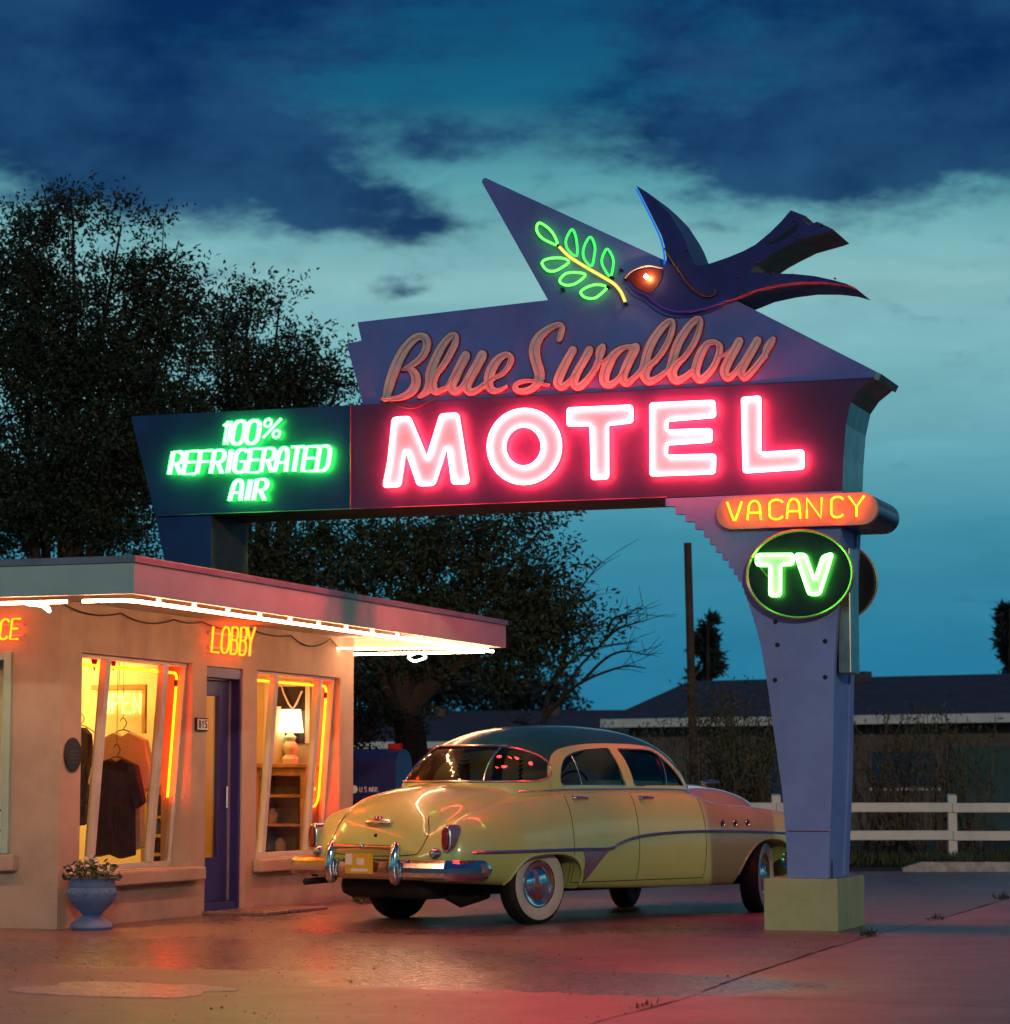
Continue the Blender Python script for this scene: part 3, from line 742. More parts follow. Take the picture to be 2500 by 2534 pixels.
# dark window in the end wall, seen through window two
a, b_ = onY(668, 1700, 5.86), onY(757, 1840, 5.86)
bw = MB().box((a.x, 5.850, b_.z), (b_.x, 5.866, a.z)).build('inner_window', mat('night glass', (.02, .015, .03), .08, spec=.8), bld)
MB().box((a.x - .05, 5.835, a.z + .001), (b_.x + .05, 5.867, a.z + .05)).box((b_.x + .001, 5.835, b_.z), (b_.x + .05, 5.867, a.z)).box((a.x - .05, 5.835, b_.z), (a.x - .001, 5.867, a.z)).build('inner_frame', M['white'], bw)
MB().tube([tuple(q) for q in spline([(a.x + .15, 5.80, 2.2), (a.x + .2, 5.80, a.z - .1), (b_.x - .12, 5.80, a.z - .22), (b_.x - .02, 5.80, a.z - .05)], 6)], .010, n=5).build('cable_loop', M['white'], bw)
p = onX(18, 2060, -.05)
ps = MB().box((-.86, .075, .66), (-.535, .082, 1.02)).build('notice', M['sheet']); tag(ps, 'white printed notice taped inside the office window', 'notice')
tx = MB()
for k in range(5): tx.box((-.80 + .02 * (k % 2), .0735, .94 - k * .055), (-.57 - .04 * (k % 3), .0748, .962 - k * .055))
tx.build('print', M['ink'], ps)

# glazed urn with flowers at the corner
uc = Vector((.24, -.36, 0)); uc = onZ(221, 2300, 0.0); uc = Vector((uc.x + .03, uc.y - .02, 0))
ur = empty('flower_urn', (uc.x, uc.y, 0)); tag(ur, 'chalky blue urn of pale flowers at the building corner', 'planter')
MB().lathe([(.165, 0), (.175, .02), (.165, .05), (.11, .085), (.075, .115), (.095, .14), (.15, .19), (.19, .25), (.20, .30), (.185, .335), (.19, .35), (.185, .37), (.19, .40), (.205, .415), (.185, .418), (.17, .38)], (uc.x, uc.y, .001), n=32).build('pot', M['urn'], ur, smooth=True)
orn = MB()
for k in range(14):
    a = 2 * math.pi * k / 14
    ctr = Vector((uc.x + .20 * math.cos(a), uc.y + .20 * math.sin(a), .295))
    orn.lathe([(.0, -.022), (.016, -.014), (.02, 0), (.016, .014), (0, .022)], ctr - Vector((math.cos(a), math.sin(a), 0)) * .008, n=10)
orn.build('relief_boss', M['urn'], ur, smooth=True)
MB().lathe([(.0, 0), (.168, 0)], (uc.x, uc.y, .385), n=24).build('earth', M['soil'], ur)
rng = random.Random(2); lf = MB(); fl = MB()
for k in range(240):
    a = rng.uniform(0, 6.28); rr_ = .19 * math.sqrt(rng.random()); h = rng.uniform(.03, .22) * (1.1 - rr_ / .3)
    p = Vector((uc.x + rr_ * 1.25 * math.cos(a), uc.y + rr_ * 1.25 * math.sin(a), .385 + h)); 
    d1 = Vector((rng.uniform(-1, 1), rng.uniform(-1, 1), rng.uniform(-.4, .8))).normalized(); d2 = d1.orthogonal().normalized()
    tgt = fl if (rng.random() < .42 and h > .06) else lf; sz = .022 if tgt is fl else .03
    tgt.add([p - d1 * sz, p + d2 * sz * .6, p + d1 * sz, p - d2 * sz * .6], [(0, 1, 2, 3)])
for k in range(26):
    a = rng.uniform(0, 6.28); rr_ = .12 * rng.random(); lf.tube([(uc.x + rr_ * .5 * math.cos(a), uc.y + rr_ * .5 * math.sin(a), .383), (uc.x + rr_ * 1.5 * math.cos(a), uc.y + rr_ * 1.5 * math.sin(a), .5)], .003, n=4)
lf.build('foliage', M['leafpot'], ur); fl.build('flowers', M['petal'], ur)
# ---------------------------------------------------------------- the great neon sign (faces Y = 1.9 and 2.66)
YF, YB_ = 1.90, 2.66
sg = empty('motel_sign', (5.75, 2.28, .41))
tag(sg, 'tall blue neon motel sign with swallow spanning lobby roof to post', 'neon sign')


def T(pts, Y=YF, off=(0, 0), k=1.0):
    out = []
    for u, v in pts:
        q = onY(off[0] + u * k, off[1] + v * k, Y); out.append((q.x, q.z))
    return out


dark = T([(868, 1003), (2161, 936), (2128, 963), (2106, 995), (2094, 1050), (2088, 1130), (2085, 1214), (868, 1261)])
box_main = MB().prism(dark, YF, YB_, 'Y')
n = len(dark); box_main.mi = []
for f_ in box_main.f:
    ys = {round(box_main.v[i][1], 3) for i in f_}
    if len(ys) == 1: box_main.mi.append(0)
    else:
        zs = [box_main.v[i][2] for i in f_]; xs = [box_main.v[i][0] for i in f_]
        box_main.mi.append(1 if min(xs) > 5.9 else 2)
box_main.build('sign_box', [M['navy'], M['metal'], M['under']], sg)
left = T([(324, 1030), (866, 1003), (866, 1261), (523, 1274), (385, 1279)])
lb = MB().prism(left, YF, YB_, 'Y'); lb.mi = [0 if len({round(lb.v[i][1], 3) for i in f_}) == 1 else 1 for f_ in lb.f]
lb.build('sign_box', [M['navy2'], M['under']], sg)
p = T([(385, 1281), (523, 1276), (523, 1455), (425, 1455)])
zr = ZT - .012
p[2] = (p[2][0], zr); p[3] = (p[3][0], zr)
lg = MB().prism(p, YF + .004, YB_ - .004, 'Y'); lg.mi = [0 if len({round(lg.v[i][1], 3) for i in f_}) == 1 else 1 for f_ in lg.f]
lg.build('sign_leg', [M['navy2'], M['under']], sg)
# slim edge trims of the boxes
tr = MB()
for a, b_ in zip(T([(390, 1277), (868, 1260)]), T([(868, 1260), (1650, 1231)])):
    tr.tube([(a[0], YF - .006, a[1]), (b_[0], YF - .006, b_[1])], .007, n=5)
tr.build('edge_trim', M['navy'], sg)
seam = T([(868, 1003), (868, 1261)])
MB().tube([(x, YF - .003, z) for x, z in seam], .006, n=5).build('seam_cover', M['redtrim'], sg)
up = T([(896, 1001), (855, 849), (892, 842), (882, 796), (1354, 741), (1190, 449), (1192, 441), (1199, 438), (1646, 644), (1818, 741), (2165, 917), (2161, 934)])
ub = MB().prism(up, YF + .02, YB_ - .02, 'Y')
ub.build('upper_panel', M['lav'], sg, bevel=.006)
tip = T([(2165, 917), (2180, 924), (2172, 940), (2161, 936)])
MB().prism(tip, YF + .03, YB_ - .03, 'Y').build('tip_cap', M['metal'], sg)


# MOTEL: raised letter face + rose tubing round its edge
def letter_from(outlines, off, k):
    """first outline is the letter edge, others are counters"""
    return [T(o, YF, off, k) for o in outlines]


off1, k1 = (930, 960), 500 / 1906; off2, k2 = (1380, 940), 660 / 1906
Mo = [(192, 297), (342, 285), (508, 688), (640, 263), (797, 254), (898, 900), (752, 908), (708, 572), (684, 572), (572, 918), (428, 922), (318, 600), (298, 598), (250, 930), (104, 938), (150, 700)]
Oo = [(1425 + 340 * math.cos(a) + 6 * math.sin(a), 560 - 350 * math.sin(a)) for a in np.linspace(0, 2 * math.pi, 40, endpoint=False)]
Oi = [(1416 + 178 * math.cos(a), 560 - 192 * math.sin(a)) for a in np.linspace(0, 2 * math.pi, 32, endpoint=False)]
To = [(92, 214), (545, 194), (547, 306), (372, 326), (374, 706), (266, 712), (256, 326), (92, 332)]
Eo = [(682, 180), (1132, 160), (1138, 268), (796, 296), (794, 372), (1112, 362), (1112, 444), (796, 464), (790, 552), (1138, 544), (1134, 670), (684, 686)]
Lo = [(1336, 140), (1460, 130), (1460, 532), (1766, 514), (1770, 636), (1348, 664)]
front_emit = []
for outl, rnd in [(letter_from([Mo], off1, k1), .026), (letter_from([Oo, Oi], off1, k1), 0), (letter_from([To], off2, k2), .02), (letter_from([Eo], off2, k2), .02), (letter_from([Lo], off2, k2), .02)]:
    ya, yb = YF - .035, YF - .001
    if len(outl) == 1:
        lt = MB().prism(rounded(outl[0], .02, 2), ya, yb, 'Y')
    else:
        o_, i_ = outl; lt = MB(); N = 40
        o_ = [o_[int(round(t * len(o_) / N)) % len(o_)] for t in range(N)]
        i_ = [i_[int(t * len(i_) / N) % len(i_)] for t in range(N)]
        cx = sum(q[0] for q in i_) / N; cz = sum(q[1] for q in i_) / N
        rx = (max(q[0] for q in i_) - min(q[0] for q in i_)) / 2; rz_ = (max(q[1] for q in i_) - min(q[1] for q in i_)) / 2
        i_ = [(cx + rx * math.cos(t), cz + rz_ * math.sin(t)) for t in np.linspace(0, 2 * math.pi, N, endpoint=False)]
        for q in range(N):
            r_ = (q + 1) % N
            lt.add([(*o_[q][:1], ya, o_[q][1]), (o_[r_][0], ya, o_[r_][1]), (i_[r_][0], ya, i_[r_][1]), (i_[q][0], ya, i_[q][1])], [(3, 2, 1, 0)])
            lt.add([(o_[q][0], ya, o_[q][1]), (o_[r_][0], ya, o_[r_][1]), (o_[r_][0], yb, o_[r_][1]), (o_[q][0], yb, o_[q][1])], [(0, 1, 2, 3)])
            lt.add([(i_[q][0], ya, i_[q][1]), (i_[r_][0], ya, i_[r_][1]), (i_[r_][0], yb, i_[r_][1]), (i_[q][0], yb, i_[q][1])], [(3, 2, 1, 0)])
    lo = lt.build('letter', M['plate'], sg)
    tb = MB()
    for o_ in outl:
        pts = rounded(o_, rnd, 3) if rnd else o_
        tb.tube([(q[0], YF - .062, q[1]) for q in pts], .0125, closed=True, n=6)
    tb.build('neon_tube', M['n_red'], lo)
    bl = MB()
    for q in range(0, len(outl[0]), max(1, len(outl[0]) // 5)):
        x, z = outl[0][q]; bl.tube([(x, YF - .05, z), (x, YF - .03, z)], .007, n=5)
    bl.build('tube_support', M['rubber'], lo)
    front_emit.append(lo)

# script lettering: Blue Swallow
KA = 400 / 1906
SC = {
    'B': ((920, 780), [[(165, 985, 40), (200, 850, 55), (245, 700, 58), (310, 540, 58), (390, 400, 54), (480, 295, 48), (560, 250, 44), (625, 262, 46), (652, 330, 46), (635, 420, 44), (580, 505, 38), (495, 575, 32), (415, 625, 26), (365, 648, 12)],
                       [(430, 625, 30), (500, 680, 50), (525, 765, 54), (505, 850, 54), (440, 925, 46), (340, 970, 34), (230, 985, 26), (130, 992, 18)]]),
    'l': ((920, 780), [[(560, 965, 20), (640, 900, 40), (690, 800, 58), (690, 690, 56), (735, 560, 52), (800, 420, 48), (880, 300, 42), (950, 235, 34), (995, 240, 28), (985, 330, 36), (930, 450, 36), (860, 570, 34), (780, 680, 30), (735, 770, 40), (730, 870, 56), (790, 900, 36), (860, 860, 26)]]),
    'u': ((920, 780), [[(860, 880, 26), (920, 800, 30), (990, 690, 40), (1050, 590, 54), (1110, 475, 54)], [(1050, 590, 52), (990, 720, 54), (945, 830, 56), (980, 900, 46), (1060, 860, 34), (1130, 760, 34)],
                       [(1310, 465, 54), (1245, 590, 54), (1175, 715, 55), (1125, 830, 56), (1160, 905, 44), (1250, 880, 32), (1330, 815, 26)]]),
    'e': ((920, 780), [[(1310, 850, 26), (1440, 745, 26), (1540, 690, 28), (1615, 600, 30), (1645, 510, 33), (1600, 462, 33), (1520, 495, 44), (1445, 580, 54), (1395, 690, 56), (1380, 800, 54), (1420, 880, 44), (1500, 885, 26), (1595, 835, 16)]]),
    'S': ((1260, 770), [[(590, 335, 30), (615, 250, 32), (625, 180, 30), (570, 160, 34), (470, 205, 40), (370, 285, 50), (310, 390, 60), (300, 510, 62), (330, 630, 60), (360, 740, 60), (345, 830, 54), (285, 905, 40), (180, 945, 36), (85, 925, 32), (95, 860, 28), (190, 825, 24), (310, 830, 24), (410, 865, 22), (480, 870, 14)]]),
    'w': ((1260, 770), [[(755, 455, 46), (685, 580, 50), (615, 720, 54), (575, 840, 54), (620, 895, 42), (710, 830, 30), (790, 740, 34)],
                        [(950, 455, 46), (880, 585, 46), (805, 720, 48), (765, 840, 50), (820, 895, 42), (920, 815, 38), (1010, 690, 34), (1065, 580, 40)], [(1065, 590, 30), (1070, 520, 46), (1085, 460, 50), (1110, 415, 34)]]),
    'a': ((1260, 770), [[(1480, 425, 40), (1370, 425, 28), (1260, 490, 46), (1180, 605, 58), (1130, 735, 60), (1130, 835, 56), (1200, 865, 40), (1300, 790, 32), (1370, 690, 36)],
                        [(1495, 425, 52), (1435, 550, 52), (1370, 690, 52), (1345, 800, 52), (1390, 850, 42), (1470, 790, 30), (1560, 705, 26)], [(1060, 610, 20), (1120, 600, 24), (1170, 560, 24)]]),
    'L1': ((1560, 760), [[(20, 860, 26), (90, 790, 36), (160, 720, 56), (190, 590, 52), (235, 455, 52), (310, 325, 48), (395, 220, 42), (465, 165, 34), (505, 180, 27), (495, 270, 32), (455, 390, 34), (390, 510, 33), (310, 620, 32), (225, 700, 40), (175, 800, 58), (225, 875, 48), (330, 835, 36), (420, 765, 28)]]),
    'L2': ((1560, 760), [[(420, 775, 28), (480, 700, 52), (515, 570, 52), (560, 435, 52), (635, 305, 48), (715, 200, 42), (790, 140, 36), (830, 155, 28), (820, 245, 32), (780, 365, 34), (715, 485, 33), (635, 595, 32), (550, 675, 40), (495, 780, 58), (545, 865, 48), (650, 825, 36), (735, 750, 28)]]),
    'o': ((1560, 760), [[(990, 405, 30), (910, 430, 38), (840, 530, 50), (790, 660, 55), (770, 780, 55), (825, 855, 46), (920, 785, 40), (1000, 670, 38), (1045, 555, 38), (1055, 460, 38), (1000, 408, 28)], [(1050, 585, 18), (1110, 560, 20), (1180, 510, 20)]]),
    'W2': ((1560, 760), [[(1285, 400, 50), (1220, 520, 52), (1150, 650, 54), (1110, 760, 54), (1150, 835, 44), (1235, 775, 32), (1310, 680, 36)],
                         [(1500, 395, 50), (1430, 520, 50), (1355, 650, 52), (1310, 760, 52), (1355, 830, 42), (1450, 740, 36), (1540, 630, 34), (1595, 560, 38)], [(1590, 570, 30), (1610, 500, 42), (1650, 430, 44), (1690, 375, 30)]]),
}


def ribbon(mb, pts, Y, grow, px):
    """flat ribbon of changing width on the sign face, each step a hair in front of the last"""
    P = spline(pts, 5); n_ = len(P); L = []; Rr = []
    mpp = 0.00322
    for i, q in enumerate(P):
        a = P[max(0, i - 1)]; c = P[min(n_ - 1, i + 1)]; d = np.array([c[0] - a[0], c[1] - a[1]]); d /= (np.linalg.norm(d) + 1e-9); nn = np.array([-d[1], d[0]])
        w = q[2] + grow
        L.append((q[0] + nn[0] * w, q[1] + nn[1] * w)); Rr.append((q[0] - nn[0] * w, q[1] - nn[1] * w))
        if i == 0: d0 = d
    # rounded ends
    def cap(q, dx_, dy_, w):
        base = math.atan2(dy_, dx_); return [(q[0] + w * math.cos(base + t), q[1] + w * math.sin(base + t)) for t in np.linspace(-math.pi / 2, math.pi / 2, 7)]
    off, k = px
    def W3(p, y): q = onY(off[0] + p[0] * k, off[1] + p[1] * k, YF); return (q.x, y, q.z)
    for i in range(n_ - 1):
        y = Y - i * .00015
        mb.add([W3(L[i], y), W3(Rr[i], y), W3(Rr[i + 1], y - .00015), W3(L[i + 1], y - .00015)], [(0, 1, 2, 3)])
        for A in (L, Rr):
            mb.add([W3(A[i], y), W3(A[i + 1], y - .00015), W3(A[i + 1], YF + .018), W3(A[i], YF + .018)], [(0, 1, 2, 3)])
    q, c = P[-1], P[-2]; cp_ = cap(q, q[0] - c[0], q[1] - c[1], q[2] + grow); y = Y - n_ * .00015
    mb.add([W3(t, y) for t in cp_], [tuple(range(7))])
    q, c = P[0], P[1]; cp_ = cap(q, q[0] - c[0], q[1] - c[1], q[2] + grow)
    mb.add([W3(t, Y - .0001) for t in cp_], [tuple(range(7))])


for key, (off, strokes) in SC.items():
    fill = MB(); edge = MB()
    for si, st in enumerate(strokes):
        ribbon(fill, st, YF - .004 - si * .004, 0, (off, KA)); ribbon(edge, st, YF + .012 - si * .001, 15, (off, KA))
    o = fill.build('letter', M['cream'], sg); edge.build('letter_edge', M['redtrim'], o)
    tube = MB()
    for st in strokes:
        pts = [(onY(off[0] + q[0] * KA, off[1] + q[1] * KA, YF)) for q in spline([(a + w_ * .25, b_ , w_) for a, b_, w_ in st], 3)]
        tube.tube([(q.x, YF - .045, q.z) for q in pts], .0045, n=5)
    tube.build('unlit_tube', M['dead'], o)
w_ = MB().tube([(q.x, YF - .03, q.z) for q in [onY(968 + t * 112, 993 + 26 * math.sin(t * 3.0) * (1 - .2 * t) - t * 10, YF) for t in np.linspace(0, 1, 12)]], .006, n=5).build('loose_wire', M['wire'], sg)

# 100% REFRIGERATED AIR
K3 = 620 / 1906; O3 = (300, 980)
rows = []
xs = 392.0; wt = {'I': 45}
txt = 'REFRIGERATED'; tw = sum(wt.get(c_, 84) for c_ in txt); gap = (1590 - 392 - tw) / (len(txt) - 1)
for c_ in txt:
    w0 = wt.get(c_, 84); rows.append((c_, xs, xs + w0, lambda x: 432 - (x - 390) * .040, lambda x: 600 - (x - 390) * .024)); xs += w0 + gap
for c_, a, b_ in [('1', 790, 850), ('0', 860, 945), ('0', 965, 1055)]: rows.append((c_, a, b_, lambda x: 200 - (x - 790) * .04, lambda x: 375 - (x - 790) * .03))
rows.append(('%', 1090, 1225, lambda x: 178.0, lambda x: 325.0))
for c_, a, b_ in [('A', 850, 930), ('I', 955, 1005), ('R', 1030, 1115)]: rows.append((c_, a, b_, lambda x: 645 - (x - 850) * .03, lambda x: 800 - (x - 850) * .02))
for c_, a, b_, ft, fb in rows:
    def fm(x, y_, a=a, b_=b_, ft=ft, fb=fb):
        xx = a + (b_ - a) * x + 30 * (y_ - .2); yy = fb(xx) + (ft(xx) - fb(xx)) * y_
        q = onY(O3[0] + xx * K3, O3[1] + yy * K3, YF); return (q.x, YF - .05, q.z)
    front_emit.append(letter_tubes(c_, fm, .013, dbl=(.10 if c_ not in 'I1%' else (.22 if c_ != '%' else 0)), n=5).build('letter', M['n_green'], sg))

# green sprig
K6 = 320 / 1906; O6 = (1280, 530)
leaves = [[(340, 135), (470, 210), (560, 320), (605, 455), (480, 415), (360, 340), (300, 230)], [(835, 235), (890, 400), (890, 620), (770, 540), (730, 420), (770, 300)],
          [(1100, 345), (1160, 480), (1150, 620), (1110, 770), (1010, 680), (985, 560), (1030, 420)], [(1345, 520), (1420, 640), (1430, 760), (1385, 925), (1290, 800), (1260, 700), (1290, 590)],
          [(380, 730), (450, 670), (600, 650), (720, 665), (775, 710), (680, 790), (560, 845), (450, 830)], [(640, 990), (720, 890), (850, 865), (1015, 890), (960, 970), (850, 1040), (720, 1050)],
          [(950, 1160), (1030, 1090), (1180, 1045), (1335, 1080), (1250, 1180), (1150, 1245), (1020, 1235)]]
YS = YF + .02 - .045
for i, lf_ in enumerate(leaves):
    pts = [onY(O6[0] + q[0] * K6, O6[1] + q[1] * K6, YF) for q in spline(lf_, 4, True)]
    MB().tube([(q.x, YS, q.z) for q in pts], .0105, closed=True, n=6).build('leaf_tube', M['n_leaf2'] if i in (0, 4, 5, 6) else M['n_leaf'], sg)
pts = [onY(O6[0] + q[0] * K6, O6[1] + q[1] * K6, YF) for q in spline([(640, 490), (760, 610), (900, 710), (1100, 830), (1300, 945), (1450, 1040), (1550, 1160), (1610, 1300)], 4)]
MB().tube([(q.x, YS - .01, q.z) for q in pts], .014, n=7).build('stem_tube', M['n_stem'], sg)
for a, b_ in [(1540, 830), (680, 1115), (1605, 965), (1400, 940), (1345, 1080), (620, 470), (1610, 1325)]:
    q = onY(O6[0] + a * K6, O6[1] + b_ * K6, YF); MB().tube([(q.x, YF + .02, q.z), (q.x, YF - .035, q.z)], .014, n=8).build('insulator', M['rubber'], sg)

# the swallow: a hollow-looking sheet metal bird
bird = [(1549, 691), (1563, 674), (1580, 664), (1604, 659), (1628, 661), (1645, 660), (1650, 641), (1646, 612), (1637, 582), (1622, 552), (1603, 514), (1588, 484), (1575, 459), (1601, 475), (1629, 500), (1655, 527), (1670, 550), (1683, 570), (1693, 589), (1708, 626), (1721, 656), (1736, 657), (1760, 651), (1801, 637), (1840, 621), (1870, 605), (1906, 575), (1933, 548), (1957, 520), (1994, 534), (1987, 541), (2002, 558), (2022, 548), (2062, 567), (2046, 573), (1979, 592), (1937, 613), (1906, 630), (1870, 655), (1856, 674), (1890, 675), (1969, 678), (2017, 683), (2063, 693), (2095, 702), (2116, 711), (2084, 702), (2040, 697), (1981, 697), (1927, 704), (1872, 716), (1843, 728), (1815, 739), (1799, 742), (1773, 753), (1745, 762), (1708, 771), (1674, 770), (1644, 760), (1618, 742), (1600, 728), (1574, 714), (1559, 697)]
YBD = YF - .06; YBB = YBD + .62
bp = [(onY(u, v, YBD).x, onY(u, v, YBD).z) for u, v in bird]
bo = MB().prism(bp, YBD, YBB, 'Y'); M['birdedge'] = mat('sky-lit blue bird return', (.10, .15, .30), .5, var=.2); M['birdunder'] = mat('dark olive bird underside', (.30, .30, .27), .7, var=.3)  # return painted a lighter blue for the sky light falling on it
bo.mi = []
for f_ in bo.f:
    if len({round(bo.v[i][1], 3) for i in f_}) == 1: bo.mi.append(0); continue
    a, b_, c_ = [Vector(bo.v[i]) for i in f_[:3]]; nrm = (b_ - a).cross(c_ - a); ctr = (a + b_ + c_) / 3
    u_mid = ctr.x
    bo.mi.append(2 if (u_mid > 5.05) else 1)
bo = bo.build('swallow', [M['bird'], M['birdedge'], M['birdunder']], sg)
YT = YBD - .004
hp = [(onY(u, v, YT).x, onY(u, v, YT).z) for u, v in [(1553, 690), (1566, 676), (1582, 668), (1605, 664), (1626, 666), (1640, 671), (1637, 690), (1628, 708), (1615, 722), (1604, 727), (1576, 712), (1562, 697)]]
MB().prism(hp, YT, YBD - .0005, 'Y').build('red_face', M['birdred'], bo)
q = onY(1604, 687, YT)
MB().lathe([(0, -.018), (.013, -.013), (.018, 0), (.013, .013), (0, .018)], (q.x, YT - .055, q.z), axis='Y', n=14).build('eye_bulb', M['bulb'], bo)
def btube(name, pts, m, r, Y): 
    P = [onY(u, v, YBD) for u, v in spline(pts, 4)]
    MB().tube([(p_.x, Y, p_.z) for p_ in P], r, n=6).build(name, m, bo)
btube('wing_tube', [(1577, 468), (1603, 520), (1622, 558), (1636, 590), (1645, 625), (1647, 655)], M['n_blue'], .008, YBD - .02)
btube('head_tube', [(1549, 690), (1564, 674), (1586, 663), (1612, 659), (1642, 665)], M['dead'], .010, YBD - .03)
btube('belly_tube', [(1556, 696), (1573, 717), (1602, 731), (1622, 748), (1648, 764), (1680, 772), (1720, 770), (1760, 760), (1798, 745)], M['n_violet'], .008, YBD - .02)
btube('body_tube', [(1648, 615), (1662, 640), (1682, 668), (1703, 700), (1725, 722), (1750, 734), (1770, 730), (1774, 718)], M['darkmetal'], .010, YBD - .03)
sp = MB().prism([(onY(u, v, YBD).x, onY(u, v, YBD).z) for u, v in [(1900, 606), (1935, 582), (1968, 556), (1978, 551), (1974, 566), (1945, 590), (1915, 603)]], YBD - .004, YBD - .0005, 'Y').build('tail_slit', M['blackpaint'], bo)
pg = MB()
for u, v in [(1970, 546), (1911, 597), (2036, 557), (1977, 590), (1876, 650), (1912, 676), (1963, 680), (1918, 702), (2008, 692), (1838, 726), (1828, 686), (1703, 619), (1622, 497), (2068, 690)]:
    p_ = onY(u, v, YBD); pg.tube([(p_.x, YBD - .001, p_.z), (p_.x, YBD - .035, p_.z)], .008, n=5)
pg.build('tube_peg', M['redtrim'], bo)

# post and stepped bracket
edge = [(1647, 1234), (1692, 1269), (1739, 1306), (1771, 1348), (1803, 1385), (1835, 1435), (1852, 1482), (1868, 1532), (1882, 1583), (1892, 1640), (1902, 1700), (1911, 1770), (1924, 1860), (1936, 1960)]
ev = [e[1] for e in edge]; eu = [e[0] for e in edge]; poly = []
v = 1234.0
while v < 1900:
    h = 19 if v < 1400 else 17
    u0 = np.interp(v, ev, eu); u1 = np.interp(v + h, ev, eu); j = max(u1 - u0, 2.5)
    poly += [(u0 + (0 if v < 1500 else -1.5), v), (u0 + (0 if v < 1500 else -1.5), v + h * .98)] if v < 1420 else [(u0 - 2.0, v), (u0 + 1.0, v + h * .98)]
    v += h
poly += [(1928, 1900), (1936, 1960), (1944, 2060), (1948, 2120), (1948.5, 2176), (2050.5, 2176), (2061, 1902), (2065, 1642), (2073, 1509), (2080, 1334), (2085, 1214), (1650, 1233)]
pp = T(poly); zmin = min(q[1] for q in pp); pp = [(x, .412 if z < zmin + .006 else z) for x, z in pp]
MB().prism(pp, YF + .003, YF + .085, 'Y').build('post_front', M['pillar'], sg)
rec = MB().prism([(x - .018, z) for x, z in T([(1735, 1262), (1800, 1335), (1850, 1412), (1888, 1530), (1915, 1650), (1938, 1800), (1958, 2000), (1968, 2176), (2048, 2176), (2061, 1900), (2066, 1640), (2080, 1334), (2083, 1220)])], YF + .086, YB_ - .15, 'Y').build('post_core', M['pillar'], sg)
MB().prism(pp, YB_ - .149, YB_ - .003, 'Y').build('post_back', M['pillar'], sg)
a, b_ = onX(2082, 1340, 6.03), onX(2104, 1670, 6.03)
MB().box((5.99, YF + .10, b_.z), (6.10, YF + .42, a.z - .05)).build('ballast_box', M['metal'], sg, bevel=.01)
ru = MB()
for (u, v0, v1, X_) in [(2056, 1900, 2000, 5.93), (2053, 2130, 2174, 5.915)]:
    ru.box((X_ - .01, YF + .087, onY(u, v1, YF).z), (X_ + .012, YF + .10, onY(u, v0, YF).z))
ru.build('rust_streak', M['darkmetal'], sg)
hs = MB()
for u, v in [(1919, 1539), (1924, 1596), (2042, 1587), (1918, 1683), (2042, 1676)]:
    q = onY(u, v, YF); hs.lathe([(0, -.002), (.018, -.002), (.02, .0025)], (q.x, YF, q.z), axis='Y', n=12)
hs.build('bolt_hole', M['blackpaint'], sg)
q0, q1 = onY(1950, 2057, YF), onY(2052, 2060, YF)
MB().box((q0.x, YF - .001, q0.z - .004), (q1.x, YF + .0025, q0.z + .004)).build('weld_seam', M['redtrim'], sg)

# VACANCY capsule
K4 = 640 / 1906; O4 = (1620, 1180); YV = YF - .07
def P4(x, y_, Y): return onY(O4[0] + x * K4, O4[1] + y_ * K4, Y)
cl_, cr_ = P4(455, 270, YV), P4(1645, 228, YV); zc_ = (P4(900, 255, YV).z); hh = (P4(900, 142, YV).z - P4(900, 378, YV).z) / 2
x0, x1 = cl_.x + hh, cr_.x - hh
cap_poly = lambda r: [(x1 + r * math.cos(t), zc_ + r * math.sin(t)) for t in np.linspace(-math.pi / 2, math.pi / 2, 14)] + [(x0 + r * math.cos(t), zc_ + r * math.sin(t)) for t in np.linspace(math.pi / 2, 1.5 * math.pi, 14)]
vc = MB().prism(cap_poly(hh), YV + .003, YF + .0, 'Y').build('vacancy_capsule', M['orangeplate'], sg)
MB().prism([(x, z) for x, z in cap_poly(hh * .985)], YF + .0005, YB_ + .06, 'Y').build('capsule_body', M['capsule'], vc, smooth=True)
for c_, a, b_ in [('V', 545, 655), ('A', 695, 795), ('C', 858, 958), ('A', 985, 1085), ('N', 1132, 1242), ('C', 1312, 1402), ('Y', 1440, 1556)]:
    def fm(x, y_, a=a, b_=b_):
        xx = a + (b_ - a) * x; t_ = 190 - (xx - 545) * .048; bt = 328 - (xx - 545) * .032
        q = P4(xx, bt + (t_ - bt) * y_, YV); return (q.x, YV - .045, q.z)
    front_emit.append(letter_tubes(c_, fm, .0095, n=6).build('letter', M['n_vac'], vc))

